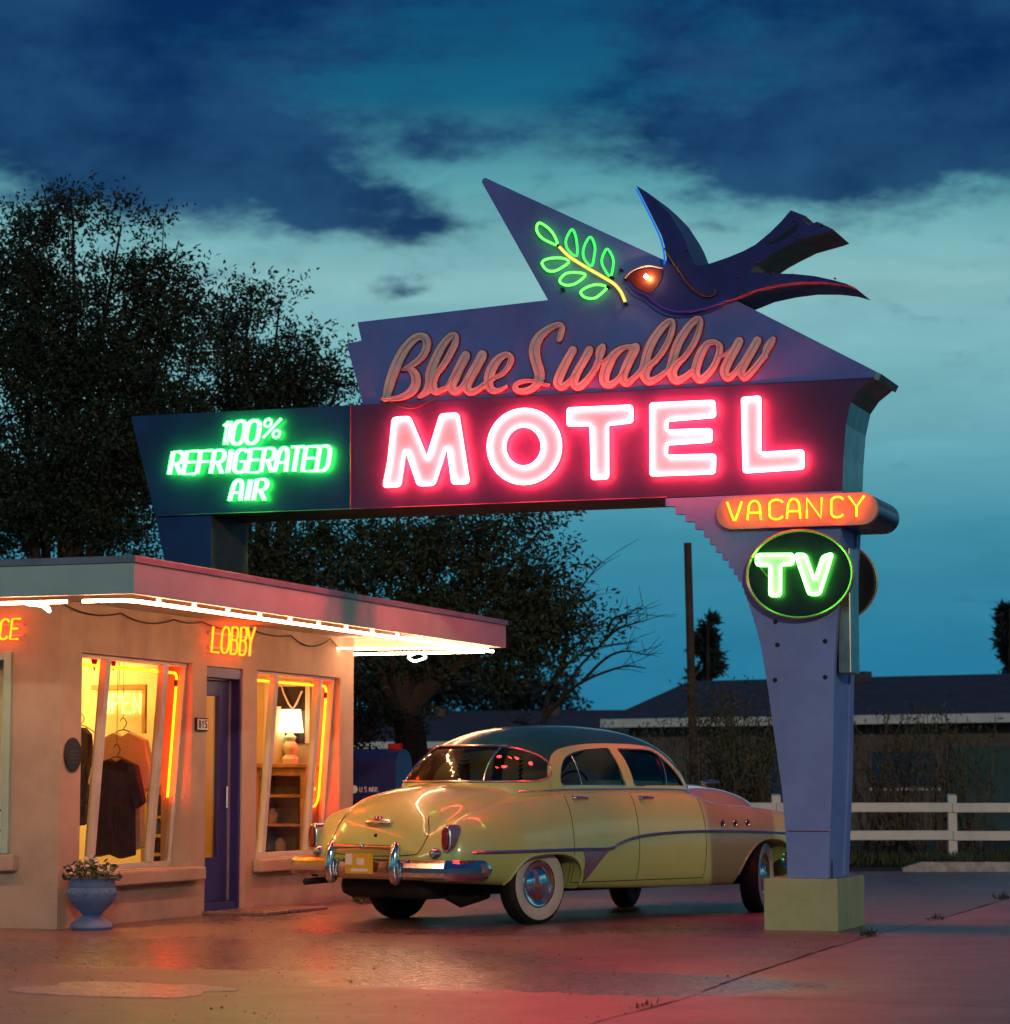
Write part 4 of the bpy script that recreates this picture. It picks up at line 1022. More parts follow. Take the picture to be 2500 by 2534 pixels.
# TV discs
ctr = P4(1069, 717, YF - .09); rx = P4(1468, 717, YF - .09).x - ctr.x; rz_ = ctr.z - P4(1069, 1047, YF - .09).z
el = lambda k: [(ctr.x + rx * k * math.cos(t), ctr.z + rz_ * k * math.sin(t)) for t in np.linspace(0, 2 * math.pi, 48, endpoint=False)]
tv = MB().prism(el(.975), YF - .088, YF + .002, 'Y').build('tv_disc', M['blackpaint'], sg)
MB().tube([(x, YF - .088, z) for x, z in el(.98)], .014, closed=True, n=6).build('disc_rim', M['rim'], tv)
M['tvplate'] = mat('white letter face', (.8, .85, .75), .4)
for outl in ([(762, 578), (1032, 574), (1030, 648), (940, 652), (938, 878), (862, 880), (862, 655), (765, 655)], [(1048, 574), (1122, 576), (1190, 770), (1250, 590), (1322, 568), (1228, 868), (1150, 870)]):
    pl = [(P4(x, y_, YF - .09).x, P4(x, y_, YF - .09).z) for x, y_ in outl]
    lo = MB().prism(rounded(pl, .02, 2), YF - .115, YF - .0885, 'Y').build('letter', M['tvplate'], tv)
    MB().tube([(q[0], YF - .135, q[1]) for q in rounded(pl, .025, 3)], .013, closed=True, n=6).build('neon_tube', M['n_tv'], tv)
MB().tube([(P4(742, 605, YF).x, YF - .11, P4(742, 605, YF).z), (P4(860, 745, YF).x, YF - .11, P4(860, 745, YF).z)], .005, n=5).build('feed_wire', M['wire'], tv)

# the far face carries the same lettering, turned half round
YM = (YF + YB_) / 2
def turned(o, xc, parent):
    c_ = o.copy(); C.objects.link(c_); c_.parent = parent; c_.matrix_parent_inverse = o.matrix_parent_inverse.copy()
    c_.matrix_basis = Matrix.Translation((xc, YM, 0)) @ Matrix.Rotation(math.pi, 4, 'Z') @ Matrix.Translation((-xc, -YM, 0))
    for ch in list(o.children):
        d = ch.copy(); C.objects.link(d); d.parent = c_; d.matrix_parent_inverse = ch.matrix_parent_inverse.copy()
    return c_
tv2 = turned(tv, ctr.x, sg)
for o in [o for o in front_emit if o.parent == sg]:
    turned(o, 4.03 if o.data.materials[0] == M['plate'] else .93, sg)
for o in [o for o in front_emit if o.parent == vc]:
    c_ = o.copy(); C.objects.link(c_); c_.parent = vc
    xc = (cl_.x + cr_.x) / 2
    c_.matrix_basis = Matrix.Translation((xc, YM, 0)) @ Matrix.Rotation(math.pi, 4, 'Z') @ Matrix.Translation((-xc, -YM, 0))
pb = MB().box((5.40, 1.815, -.01), (6.005, 2.835, .41)).build('post_plinth', M['base'], bevel=.012, seg=3)
tag(pb, 'pale olive concrete block under the blue sign post', 'plinth')
# ---------------------------------------------------------------- the sedan
CH = 0.4126
cd = Vector((math.sin(CH), math.cos(CH), 0)); cn = Vector((cd.y, -cd.x, 0))
car_loc = Vector((3.3184, 2.1117, 0)) - cn * .79
car = empty('parked_car', car_loc, math.atan2(cd.y, cd.x), local=True)     # local x forward, y left, z up, origin under the rear axle
tag(car, 'pale yellow rounded 1950s sedan with dark green roof and whitewall tyres', 'car')


def car_paint(name, col, rough=.30):
    m = mat(name, col, rough, var=.05, vscale=2, coat=1.0, rvar=.1)
    return m


M['cream_paint'] = car_paint('butter yellow enamel', (.53, .62, .21))
M['green_paint'] = mat('dark green enamel', (.012, .095, .062), .22, var=.05, vscale=2, coat=.3, rvar=.08)
M['chrome'] = mat('chrome plate', (.66, .64, .65), .09, metal=1.0, var=.03, vscale=1, rvar=.03)
M['dullchrome'] = mat('dull chrome trim', (.66, .63, .64), .24, metal=1.0, var=.03, vscale=1, rvar=.02)
M['carglass'] = glass('car glass', (.50, .56, .55), 1.0)
M['tyre'] = mat('tyre rubber', (.010, .009, .009), .75, var=.3, vscale=10, bump=.2, bscale=40)
M['whitewall'] = mat('whitewall rubber', (.62, .56, .47), .6, var=.08, vscale=6, dirt=.12, dscale=5)
M['lens'] = mat('red lens', (.26, .006, .006), .12, spec=.8, var=.2, coat=.6)
M['chassis'] = mat('dark underbody', (.010, .008, .008), .8, var=.3)
M['seat'] = mat('grey brown upholstery', (.06, .05, .045), .9)
M['plateyellow'] = mat('yellow licence plate', (.72, .46, .03), .4, var=.1, vscale=20)


def pch(xs, ys, x):
    """monotone cubic through a table"""
    xs = np.array(xs, float); ys = np.array(ys, float); h = np.diff(xs); dl = np.diff(ys) / h; m = np.zeros(len(xs))
    for i in range(1, len(xs) - 1):
        if dl[i - 1] * dl[i] > 0: m[i] = 2 * dl[i - 1] * dl[i] / (dl[i - 1] + dl[i])
    m[0], m[-1] = dl[0], dl[-1]
    i = min(max(int(np.searchsorted(xs, x) - 1), 0), len(xs) - 2); t = min(max((x - xs[i]) / h[i], 0), 1)
    return float(ys[i] * (1 + 2 * t) * (1 - t) ** 2 + m[i] * h[i] * t * (1 - t) ** 2 + ys[i + 1] * t * t * (3 - 2 * t) + m[i + 1] * h[i] * t * t * (t - 1))


tab = {  # x: bottom z, bottom half width, max half width, z of max, crest y, crest z, valley y, valley z, shoulder y, shoulder z, centre z
    -1.205: (.47, .40, .46, .50, .36, .525, .30, .53, .22, .535, .54),
    -1.185: (.43, .52, .60, .53, .48, .585, .40, .60, .30, .63, .645),
    -1.14: (.40, .64, .735, .56, .60, .66, .50, .68, .38, .735, .765),
    -1.07: (.375, .73, .845, .59, .70, .755, .58, .755, .46, .83, .875),
    -.98: (.36, .79, .905, .61, .755, .84, .62, .82, .52, .905, .960),
    -.85: (.35, .83, .945, .63, .79, .905, .655, .885, .55, .975, 1.035),
    -.60: (.34, .87, .975, .64, .805, .965, .67, .960, .58, 1.055, 1.125),
    -.30: (.32, .90, .988, .64, .81, 1.015, .68, 1.025, .58, 1.115, 1.178),
    .0: (.30, .91, .990, .64, .81, 1.055, .69, 1.080, .58, 1.150, 1.190),
    .40: (.285, .89, .982, .65, .81, 1.095, .70, 1.10, .50, 1.11, 1.115),
    1.0: (.27, .87, .965, .66, .81, 1.105, .70, 1.105, .5, 1.105, 1.105),
    2.0: (.26, .87, .962, .67, .80, 1.095, .70, 1.10, .5, 1.105, 1.11),
    2.30: (.26, .88, .965, .67, .79, 1.03, .66, 1.055, .50, 1.125, 1.16),
    2.60: (.26, .90, .968, .67, .785, .985, .62, .965, .46, 1.105, 1.175),
    3.05: (.28, .91, .968, .67, .775, .955, .58, .905, .42, 1.085, 1.165),
    3.40: (.31, .88, .945, .66, .76, .925, .56, .865, .38, 1.03, 1.12),
    3.62: (.34, .80, .885, .64, .70, .875, .52, .81, .34, .95, 1.035),
    3.76: (.38, .66, .77, .60, .60, .79, .46, .75, .30, .83, .92),
    3.84: (.44, .50, .58, .56, .45, .66, .36, .66, .25, .68, .72),
    3.87: (.50, .36, .42, .56, .34, .60, .28, .60, .2, .61, .62)}
tab = {(x if x > -.6 else -.6 + (x + .6) * .82): v_ for x, v_ in tab.items()}
TX_ = sorted(tab)


def tb_(k, x): return pch(TX_, [tab[q][k] for q in TX_], x)


def section(x):
    zb, wb, wm, zm, yf, zf, yv, zv, ys, zs, zc = [tb_(k, x) for k in range(11)]
    mix = lambda a, b_, t: a + (b_ - a) * t
    c = [(wb - .07, zb), (wb, zb + .012), (mix(wb, wm, .62), zb + (zm - zb) * .24), (mix(wb, wm, .95), zb + (zm - zb) * .62), (wm, zm), (mix(wm, yf, .10), mix(zm, zf, .36)), (mix(wm, yf, .30), mix(zm, zf, .66)),
         (mix(wm, yf, .62), mix(zm, zf, .91)), (yf, zf), (yv, zv), (ys, zs), (ys * .5, mix(zs, zc, .74)), (0, zc)]
    P = spline(c, 4)
    return [(max(0, q[0]), q[1]) for q in P]


def loft(xs, sec, closed_bottom=True):
    rings = []
    for x in xs:
        s_ = sec(x); ring = [(x, -y, z) for y, z in s_] + [(x, y, z) for y, z in s_[-2::-1]]
        rings.append(ring)
    n_ = len(rings[0]); V = [p_ for r_ in rings for p_ in r_]; F = []
    for i in range(len(rings) - 1):
        for k in range(n_ - 1):
            F.append((i * n_ + k, (i + 1) * n_ + k, (i + 1) * n_ + k + 1, i * n_ + k + 1))
        if closed_bottom: F.append((i * n_ + n_ - 1, (i + 1) * n_ + n_ - 1, (i + 1) * n_, i * n_))
    if closed_bottom: F += [tuple(range(n_)), tuple(range(len(V) - 1, len(V) - n_ - 1, -1))]
    return V, F


def mesh_of(V, F, name='tmp'):
    me = bpy.data.meshes.new(name); me.from_pydata(V, [], F); bm = bmesh.new(); bm.from_mesh(me); bmesh.ops.recalc_face_normals(bm, faces=bm.faces); bm.to_mesh(me); bm.free()
    return me


def obj_local(name, me, mats, parent, smooth=True, angle=50):
    me.materials.clear()
    for m in (mats if isinstance(mats, list) else [mats]): me.materials.append(m)
    if smooth:
        me.polygons.foreach_set('use_smooth', [True] * len(me.polygons)); me.set_sharp_from_angle(angle=R(angle))
    o = bpy.data.objects.new(name, me); C.objects.link(o); o.parent = parent
    return o


def boolean(me, cutters, op='DIFFERENCE', solid=0.0):
    o = bpy.data.objects.new('tmp', me); C.objects.link(o); tmp = [o]
    if solid:
        md = o.modifiers.new('s', 'SOLIDIFY'); md.thickness = solid; md.offset = -1
    for cm in cutters:
        c_ = bpy.data.objects.new('tmpc', cm); C.objects.link(c_); tmp.append(c_)
        md = o.modifiers.new('b', 'BOOLEAN'); md.operation = op; md.object = c_; md.solver = 'EXACT'; md.material_mode = 'TRANSFER'
    dg = bpy.context.evaluated_depsgraph_get(); out = bpy.data.meshes.new_from_object(o.evaluated_get(dg))
    for t in tmp: bpy.data.objects.remove(t)
    return out


def prism_mesh(poly, a0, a1, axis, m=None):
    mb = MB().prism(poly, a0, a1, axis); me = mesh_of(mb.v, mb.f)
    if m: me.materials.append(m)
    return me


xs = sorted(set(list(np.linspace(min(TX_), -.84, 16)) + list(np.linspace(-.84, 3.4, 64)) + list(np.linspace(3.4, 3.87, 16))))
V, F = loft(xs, section)
body_me = mesh_of(V, F); body_me.materials.append(M['cream_paint'])
bvh_body = BVHTree.FromPolygons([Vector(v_) for v_ in V], F)
rear_arch = [tuple(q) for q in spline([(-.50, .10), (-.44, .34), (-.35, .48), (-.22, .565), (-.02, .59), (.22, .585), (.38, .53), (.46, .42), (.47, .28), (.44, .10)], 4)]
front_arch = [tuple(q) for q in spline([(2.52, .10), (2.58, .30), (2.70, .50), (2.86, .63), (3.05, .675), (3.26, .65), (3.40, .54), (3.46, .36), (3.46, .10)], 4)]
cut = [prism_mesh(a, s_ * .52, s_ * 1.3, 'Y', M['chassis']) for a in (rear_arch, front_arch) for s_ in (-1, 1)]
body_me = boolean(body_me, cut)
# cut the doors out of the body sides
bm = bmesh.new(); bm.from_mesh(body_me)
for co, no in [((.33, 0, 0), (1, 0, 0)), ((1.20, 0, 0), (1, 0, 0)), ((2.12, 0, 0), (1, 0, 0)), ((0, 0, .335), (0, 0, 1))]:
    bmesh.ops.bisect_plane(bm, geom=bm.verts[:] + bm.edges[:] + bm.faces[:], plane_co=co, plane_no=no, dist=1e-5)
matn = [m.name if m else '' for m in body_me.materials]; ych = [i for i, m in enumerate(matn) if m.startswith('dark underbody')]
doors = []
for s_ in (-1, 1):
    for a, b_ in ((.33, 1.20), (1.20, 2.12)):
        fs = [f for f in bm.faces if a - .001 < f.calc_center_median().x < b_ + .001 and f.calc_center_median().y * s_ > .70 and f.calc_center_median().z > .335 and f.material_index not in ych]
        nb = bmesh.new(); mp = {}
        for f in fs:
            vs = []
            for v_ in f.verts:
                if v_ not in mp: mp[v_] = nb.verts.new(v_.co)
                vs.append(mp[v_])
            nb.faces.new(vs)
        me = bpy.data.meshes.new('door'); nb.to_mesh(me); nb.free(); doors.append((s_, a, b_, me))
        bmesh.ops.delete(bm, geom=fs, context='FACES')
bmats = list(body_me.materials); bm.to_mesh(body_me); bm.free()
body = obj_local('body', body_me, bmats, car, True, 42)


def hit_side(x, z, s_=-1, bv=None):
    h = (bv or bvh_body).ray_cast(Vector((x, s_ * 3, z)), Vector((0, -s_, 0)))
    return h[0] if h[0] is not None else Vector((x, s_ * .8, z))


def hit_back(y, z, bv=None):
    h = (bv or bvh_body).ray_cast(Vector((-4, y, z)), Vector((1, 0, 0)))
    return h[0] if h[0] is not None else Vector((-1, y, z))


def hit_top(x, y, bv=None):
    h = (bv or bvh_body).ray_cast(Vector((x, y, 4)), Vector((0, 0, -1)))
    return h[0] if h[0] is not None else Vector((x, y, 1.1))


def lpart(mb, name, m, parent, smooth=True, bevel=0):
    o = mb.build(name, m, None, smooth=smooth, bevel=bevel); o.parent = parent; return o


def strip(pts_xz, s_, w0, proud, name, m, parent, step=5):
    """flat chrome moulding laid along the body side: (x, z, half height)"""
    mb = MB(); P = spline(pts_xz, step); up = []; lo = []
    for q in P:
        a = hit_side(q[0], q[1] + q[2], s_); b_ = hit_side(q[0], q[1] - q[2], s_)
        up.append(a); lo.append(b_)
    for i in range(len(P) - 1):
        o = Vector((0, s_ * proud, 0)); m0 = (up[i] + lo[i]) / 2 + o * 1.6; m1 = (up[i + 1] + lo[i + 1]) / 2 + o * 1.6
        mb.add([lo[i] - o, lo[i + 1] - o, lo[i + 1] + o * .6, lo[i] + o * .6], [(0, 1, 2, 3)])
        mb.add([lo[i] + o * .6, lo[i + 1] + o * .6, m1, m0], [(0, 1, 2, 3)])
        mb.add([m0, m1, up[i + 1] + o * .6, up[i] + o * .6], [(0, 1, 2, 3)])
        mb.add([up[i] + o * .6, up[i + 1] + o * .6, up[i + 1] - o, up[i] - o], [(0, 1, 2, 3)])
    return lpart(mb, name, m, parent, False)


def seam_line(pts_xz, s_, parent, name='seam', bv=None, r=.0035):
    P = [hit_side(q[0], q[1], s_, bv) + Vector((0, s_ * .0005, 0)) for q in spline(pts_xz, 6)]
    return lpart(MB().tube(P, r, n=4), name, M['chassis'], parent, False)


for s_, a, b_, me in doors:
    d = obj_local('door', me, M['cream_paint'], car, True, 42)
    seam_line([(a, 1.09), (a, .9), (a, .62), (a, .345)], s_, d); seam_line([(a, .337), ((a + b_) / 2, .337), (b_, .337)], s_, d)
    hx = a + .10; hz = 1.045; h0 = hit_side(hx, hz, s_)
    hb = MB().tube([h0, h0 + Vector((0, s_ * .035, .003)), h0 + Vector((.06, s_ * .042, .006)), h0 + Vector((.15, s_ * .036, .002))], [.016, .015, .012, .009], n=8)
    hb.lathe([(0, -.012), (.022, -.01), (.022, .01), (0, .012)], h0, 'Y', 12)
    lpart(hb, 'door_handle', M['dullchrome'], d)
for s_ in (-1, 1):
    seam_line([(2.12, 1.08), (2.12, .8), (2.12, .345)], s_, body)
    # sweep of chrome along the flank with its dagger ahead of the rear wheel
    strip([(-.86, .605, .008), (-.80, .61, .014), (-.5, .61, .014), (0, .612, .014), (.45, .615, .014), (.80, .615, .014), (.93, .655, .014), (1.15, .705, .013), (1.5, .735, .013), (2.0, .748, .012), (2.6, .742, .012), (3.2, .72, .011), (3.60, .70, .008)], s_, 0, .012, 'side_moulding', M['dullchrome'], body)
    dg = MB(); rows_ = []
    for t in np.linspace(0, 1, 9):
        z = .60 - t * .30; xl = .44 + .05 * math.sin(t * 3.1) * (1 - t) + .02 * t; xr = .80 - .33 * t ** .85
        rows_.append([hit_side(xl + (xr - xl) * k / 4, z, s_) + Vector((0, s_ * (.006 if 0 < k < 4 else .001), 0)) for k in range(5)])
    for i in range(8):
        for k in range(4): dg.add([rows_[i][k], rows_[i][k + 1], rows_[i + 1][k + 1], rows_[i + 1][k]], [(0, 1, 2, 3)])
    lpart(dg, 'gravel_shield', M['dullchrome'], body)
    # rolled wheel arch lips
    for arch in (rear_arch, front_arch):
        P = [hit_side(q[0], q[1], s_) for q in arch if q[1] > .30]
        lpart(MB().tube([p_ + Vector((0, -s_ * .004, 0)) for p_ in P], .014, n=6), 'arch_lip', M['cream_paint'], body)
    for px_ in (2.37, 2.555, 2.74):
        h0 = hit_side(px_, .815, s_)
        lpart(MB().lathe([(.028, -.004), (.034, .006), (.028, .014), (.020, .004)] if s_ > 0 else [(.020, -.004), (.028, -.014), (.034, -.006), (.028, .004)], h0, 'Y', 16, caps=False), 'porthole', M['dullchrome'], body)
        lpart(MB().lathe([(0, -.006), (.019, -.005), (.019, .005), (0, .006)], h0, 'Y', 12), 'porthole_well', M['chassis'], body)
    # tail lamp, reversing lamp
    y_ = s_ * .80; h0 = hit_back(y_, .73); hx = h0.x
    oval = lambda w_, h_: [(y_ + w_ * math.cos(t), .72 + h_ * (abs(math.sin(t)) ** .7) * (1 if math.sin(t) > 0 else -1)) for t in np.linspace(0, 2 * math.pi, 24, endpoint=False)]
    tl_ = lpart(MB().prism(oval(.055, .115), hx - .065, hx + .10, 'X'), 'tail_lamp', M['dullchrome'], car, True, .012)
    lpart(MB().prism(oval(.036, .092), hx - .078, hx - .066, 'X'), 'red_lens', M['lens'], tl_, True, .006)
    h0 = hit_back(s_ * .70, .60)
    lpart(MB().lathe([(0, -.05), (.03, -.045), (.046, -.02), (.05, .03)], (h0.x, s_ * .70, .60), 'X', 16), 'reversing_lamp', M['dullchrome'], car)
# trunk lid seam, ornament
def lid_pt(y, z): h = hit_back(y, z); return h + Vector((-.001, 0, 0))
P = [lid_pt(y, z) for y, z in spline([(-.50, .90), (-.56, .75), (-.53, .62), (-.44, .585), (0, .57), (.44, .585), (.53, .62), (.56, .75), (.50, .90)], 6)]
lpart(MB().tube(P, .004, n=4), 'trunk_seam', M['chassis'], body, False)
h0 = hit_back(0, .845)
to = lpart(MB().lathe([(0, -.155), (.018, -.15), (.032, -.11), (.036, 0), (.032, .11), (.018, .15), (0, .155)], (h0.x - .012, 0, .845), 'Y', 12), 'trunk_ornament', M['dullchrome'], car)
lpart(MB().lathe([(0, -.03), (.03, -.02), (.04, 0), (.03, .015)], (h0.x - .02, 0, .885), 'Z', 12), 'badge', M['dullchrome'], to)
h0 = hit_back(0, .74); lpart(MB().lathe([(0, -.012), (.014, -.01), (.016, .01)], (h0.x, 0, .74), 'X', 10), 'lock', M['chassis'], to)
# rear bumper with overriders
def bump_path(f): return [f(t) for t in np.linspace(-1, 1, 41)]
def bx(t):
    y = 1.0 * math.sin(t * 1.571 * .97) if abs(t) < 1 else math.copysign(1.0, t)
    a = abs(t); x = -1.165 + .055 * (a / .75) ** 2 if a < .75 else -1.11 + .40 * ((a - .75) / .25) ** 1.35
    yy = math.copysign(.93 * (a / .75), t) if a < .75 else math.copysign(.93 + .075 * math.sin((a - .75) / .25 * 1.571), t)
    return x, yy
bp_ = MB(); prof = [(.03, .088), (-.012, .084), (-.035, .058), (-.045, .02), (-.045, -.02), (-.036, -.055), (-.012, -.078), (.03, -.08)]
rings = []
for t in np.concatenate([np.linspace(-1, -.9, 14)[:-1], np.linspace(-.9, .9, 41), np.linspace(.9, 1, 14)[1:]]):
    x, yy = bx(t); x2, y2 = bx(min(1, t + .01)); x1_, y1_ = bx(max(-1, t - .01)); d = Vector((x2 - x1_, y2 - y1_, 0)).normalized(); nrm = Vector((-d.y, d.x, 0)) * -1
    nrm = Vector((d.y, -d.x, 0)) * -1  # pointing outward (rear)
    k = 1.0 if abs(t) < .93 else max(.12, math.sqrt(max(0, 1 - ((abs(t) - .93) / .07) ** 2)))
    rings.append([Vector((x, yy, .465 + h_ * k)) - nrm * (q if q > 0 else q * max(k, .3)) for q, h_ in prof])
for i in range(len(rings) - 1):
    for k in range(len(prof) - 1): bp_.add([rings[i][k], rings[i + 1][k], rings[i + 1][k + 1], rings[i][k + 1]], [(0, 1, 2, 3)])
bp_.add(rings[0], [tuple(range(len(prof)))]); bp_.add(rings[-1], [tuple(range(len(prof)))])
rb = lpart(bp_, 'rear_bumper', M['chrome'], car)
for y_ in (-.385, .385):
    P = spline([(-1.16, y_, .375), (-1.195, y_, .395), (-1.215, y_, .46), (-1.21, y_, .56), (-1.195, y_, .64), (-1.185, y_, .69)], 5)
    lpart(MB().tube(P, [.030, .038, .044, .048, .050, .050, .050, .05, .049, .048, .048, .048, .048, .048, .047, .047, .046, .046, .045, .044, .043, .041, .038, .034, .028, .016][:len(P)], n=12), 'overrider', M['chrome'], rb)
lpart(MB().tube([(-1.195, y, .645 + .004 * math.cos(y * 4)) for y in np.linspace(-.37, .37, 9)], .022, n=10), 'cross_bar', M['chrome'], rb)
lpart(MB().lathe([(0, -.02), (.02, -.015), (.024, 0), (.02, .015), (0, .02)], (-1.21, 0, .655), 'Z', 12), 'plate_lamp', M['chrome'], rb)
lic = lpart(MB().box((-1.242, -.16, .43), (-1.235, .17, .595)), 'licence_plate', M['plateyellow'], rb, False)
lpart(MB().box((-1.2435, .085, .50), (-1.2421, .165, .59)).box((-1.2435, -.06, .50), (-1.2421, .03, .555)).box((-1.2435, -.10, .445), (-1.2421, .10, .47)), 'sticker', M['white'], lic, False)
lpart(MB().tube([(-.95, .66, .36), (-1.21, .70, .345)], .028, n=12).tube([(-1.205, .70, .345), (-1.215, .70, .345)], .022, n=10), 'exhaust_pipe', M['chassis'], car)
# underside: floor, axle, spring hangers, fuel tank
ub_ = MB().box((-.40, -.62, .25), (3.4, .62, .34)).tube([(0, -.7, .33), (0, .7, .33)], .05, n=8)
ub_.lathe([(.0, -.12), (.13, -.07), (.15, 0), (.13, .07), (0, .12)], (0, 0, .31), 'X', 14)
ub_.tube([(-.75, -.52, .28), (-.55, -.5, .20), (-.25, -.5, .26)], .06, n=8)
lpart(ub_, 'underbody', M['chassis'], car, False)
lpart(MB().box((-1.0, -.52, .22), (-.45, .52, .42)), 'fuel_tank', M['chassis'], car, True, .08)
# front bumper and grille (turned away from view)
fb = MB().tube([tuple(q) for q in spline([(3.25, -1.0, .47), (3.78, -.93, .47), (3.99, -.5, .47), (4.03, 0, .47), (3.99, .5, .47), (3.78, .93, .47), (3.25, 1.0, .47)], 6)], .075, n=10)
fbo = lpart(fb, 'front_bumper', M['chrome'], car)
for k in range(15):
    y_ = -.42 + .06 * k; lpart(MB().tube([(3.86, y_, .50), (3.90, y_, .58), (3.86, y_, .68)], .014, n=6), 'grille_tooth', M['chrome'], fbo)
for s_ in (-1, 1):
    lpart(MB().lathe([(0, .05), (.07, .04), (.09, .0), (.10, -.05)], (3.74, s_ * .70, .72), 'X', 18), 'headlamp', M['chrome'], car)
# bonnet ornament and centre strip
P = [hit_top(x, 0) + Vector((0, 0, .004)) for x in np.linspace(2.5, 3.55, 10)]
lpart(MB().tube(P, .009, n=6), 'bonnet_strip', M['chrome'], body)
h0 = hit_top(3.30, 0)
lpart(MB().tube([h0, h0 + Vector((-.05, 0, .05)), h0 + Vector((.10, 0, .06)), h0 + Vector((.22, 0, .045))], [.02, .016, .02, .006], n=8), 'bonnet_ornament', M['chrome'], body)

# greenhouse
cx = [-.36, -.33, -.26, -.15, .0, .18, .40, .70, 1.1, 1.6, 1.9, 2.05, 2.20, 2.34, 2.45, 2.50]
cyb = [.10, .34, .50, .625, .715, .765, .795, .81, .815, .81, .795, .77, .70, .57, .38, .15]
czt = [1.13, 1.19, 1.285, 1.40, 1.505, 1.588, 1.645, 1.68, 1.693, 1.672, 1.62, 1.555, 1.44, 1.30, 1.17, 1.09]


def cab_sec(grow):
    def f(x):
        yb = pch(cx, cyb, x) + grow; zt_ = pch(cx, czt, x) + grow; z0 = 1.03; out = []
        for t in np.linspace(0, math.pi / 2, 26):
            out.append((yb * abs(math.cos(t)) ** (2 / 2.25), z0 + (zt_ - z0) * abs(math.sin(t)) ** (2 / 2.5)))
        out[-1] = (0, zt_)
        return out
    return f


cxs = sorted(set(list(np.linspace(-.36, .5, 26)) + list(np.linspace(.5, 1.8, 18)) + list(np.linspace(1.8, 2.5, 22))))
V2, F2 = loft(cxs, cab_sec(0), False); bvh_cab = BVHTree.FromPolygons([Vector(v_) for v_ in V2], F2)
sw_r = [tuple(q) for q in spline([(.40, 1.155), (.375, 1.20), (.42, 1.31), (.53, 1.40), (.75, 1.455), (1.00, 1.475), (1.125, 1.478)], 4)] + [(1.19, 1.155)]
sw_f = [(1.31, 1.155), (1.245, 1.478)] + [tuple(q) for q in spline([(1.60, 1.475), (1.72, 1.462), (1.80, 1.425), (1.90, 1.32), (2.0, 1.20), (2.03, 1.155)], 4)]
bl_side = [tuple(q) for q in spline([(.02, 1.188), (.16, 1.198), (.265, 1.235), (.305, 1.30), (.285, 1.37), (.21, 1.43), (.10, 1.475), (-.02, 1.50)], 4)]
bl_ = [(-1.0, 1.186)] + bl_side + [(-1.0, 1.503)]
ws_ = [tuple(q) for q in spline([(-.74, 1.16), (0, 1.14), (.74, 1.16), (.70, 1.30), (.55, 1.475), (.3, 1.51), (0, 1.52), (-.3, 1.51), (-.55, 1.475), (-.70, 1.30)], 3, True)]
cuts = lambda: [prism_mesh(sw_r, -1.2, 1.2, 'Y'), prism_mesh(sw_f, -1.2, 1.2, 'Y'), prism_mesh(bl_, -1.2, 1.2, 'Y'), prism_mesh(ws_, 2.04, 3.2, 'X')]
shell = mesh_of(V2, F2); shell = boolean(shell, cuts(), solid=.02)
roof = obj_local('roof', shell, M['green_paint'], car, True, 40)
# painted window surrounds of the doors, a hair proud of the roof skin
Vs, Fs = loft(cxs, cab_sec(.006), False)
surr = [tuple(q) for q in spline([(.24, 1.02), (.25, 1.20), (.30, 1.33), (.42, 1.435), (.62, 1.49), (.95, 1.520), (1.35, 1.525), (1.68, 1.512), (1.82, 1.480), (1.93, 1.38), (2.05, 1.24), (2.16, 1.10), (2.20, 1.02)], 4)]
for s_ in (-1, 1):
    me = mesh_of(Vs, Fs); keep = prism_mesh(surr, s_ * .45, s_ * 1.2, 'Y')
    me = boolean(me, [keep], 'INTERSECT', .018)
    me = boolean(me, [prism_mesh(sw_r, -1.2, 1.2, 'Y'), prism_mesh(sw_f, -1.2, 1.2, 'Y')])
    obj_local('window_surround', me, M['cream_paint'], car, True, 40)
me = boolean(mesh_of(Vs, Fs), [prism_mesh([(-1, .95), (.27, .95), (.27, 1.215), (.16, 1.188), (.02, 1.178), (-1, 1.176)], -1.2, 1.2, 'Y')], 'INTERSECT', .018)
obj_local('rear_deck', me, M['cream_paint'], car, True, 40)
# glass
Vg, Fg = loft(cxs, cab_sec(-.010), False); gm = MB(); groups = {k: MB() for k in ('back', 'rr', 'fr', 'rl', 'fl', 'wind')}
for f in Fg:
    c_ = sum((Vector(Vg[i]) for i in f), Vector()) / 4
    if c_.z > 1.56 or c_.z < 1.10: continue
    k = 'back' if c_.x < .30 else ('wind' if c_.x > 2.035 else (('r' if c_.x < 1.22 else 'f') + ('r' if c_.y < 0 else 'l')))
    if k in ('rr', 'rl', 'fr', 'fl') and c_.z > 1.50: continue
    groups[k].add([Vg[i] for i in f], [(0, 1, 2, 3)])
for k, mb in groups.items():
    o = lpart(mb, {'back': 'rear_window', 'wind': 'windscreen'}.get(k, 'side_window'), M['carglass'], car)
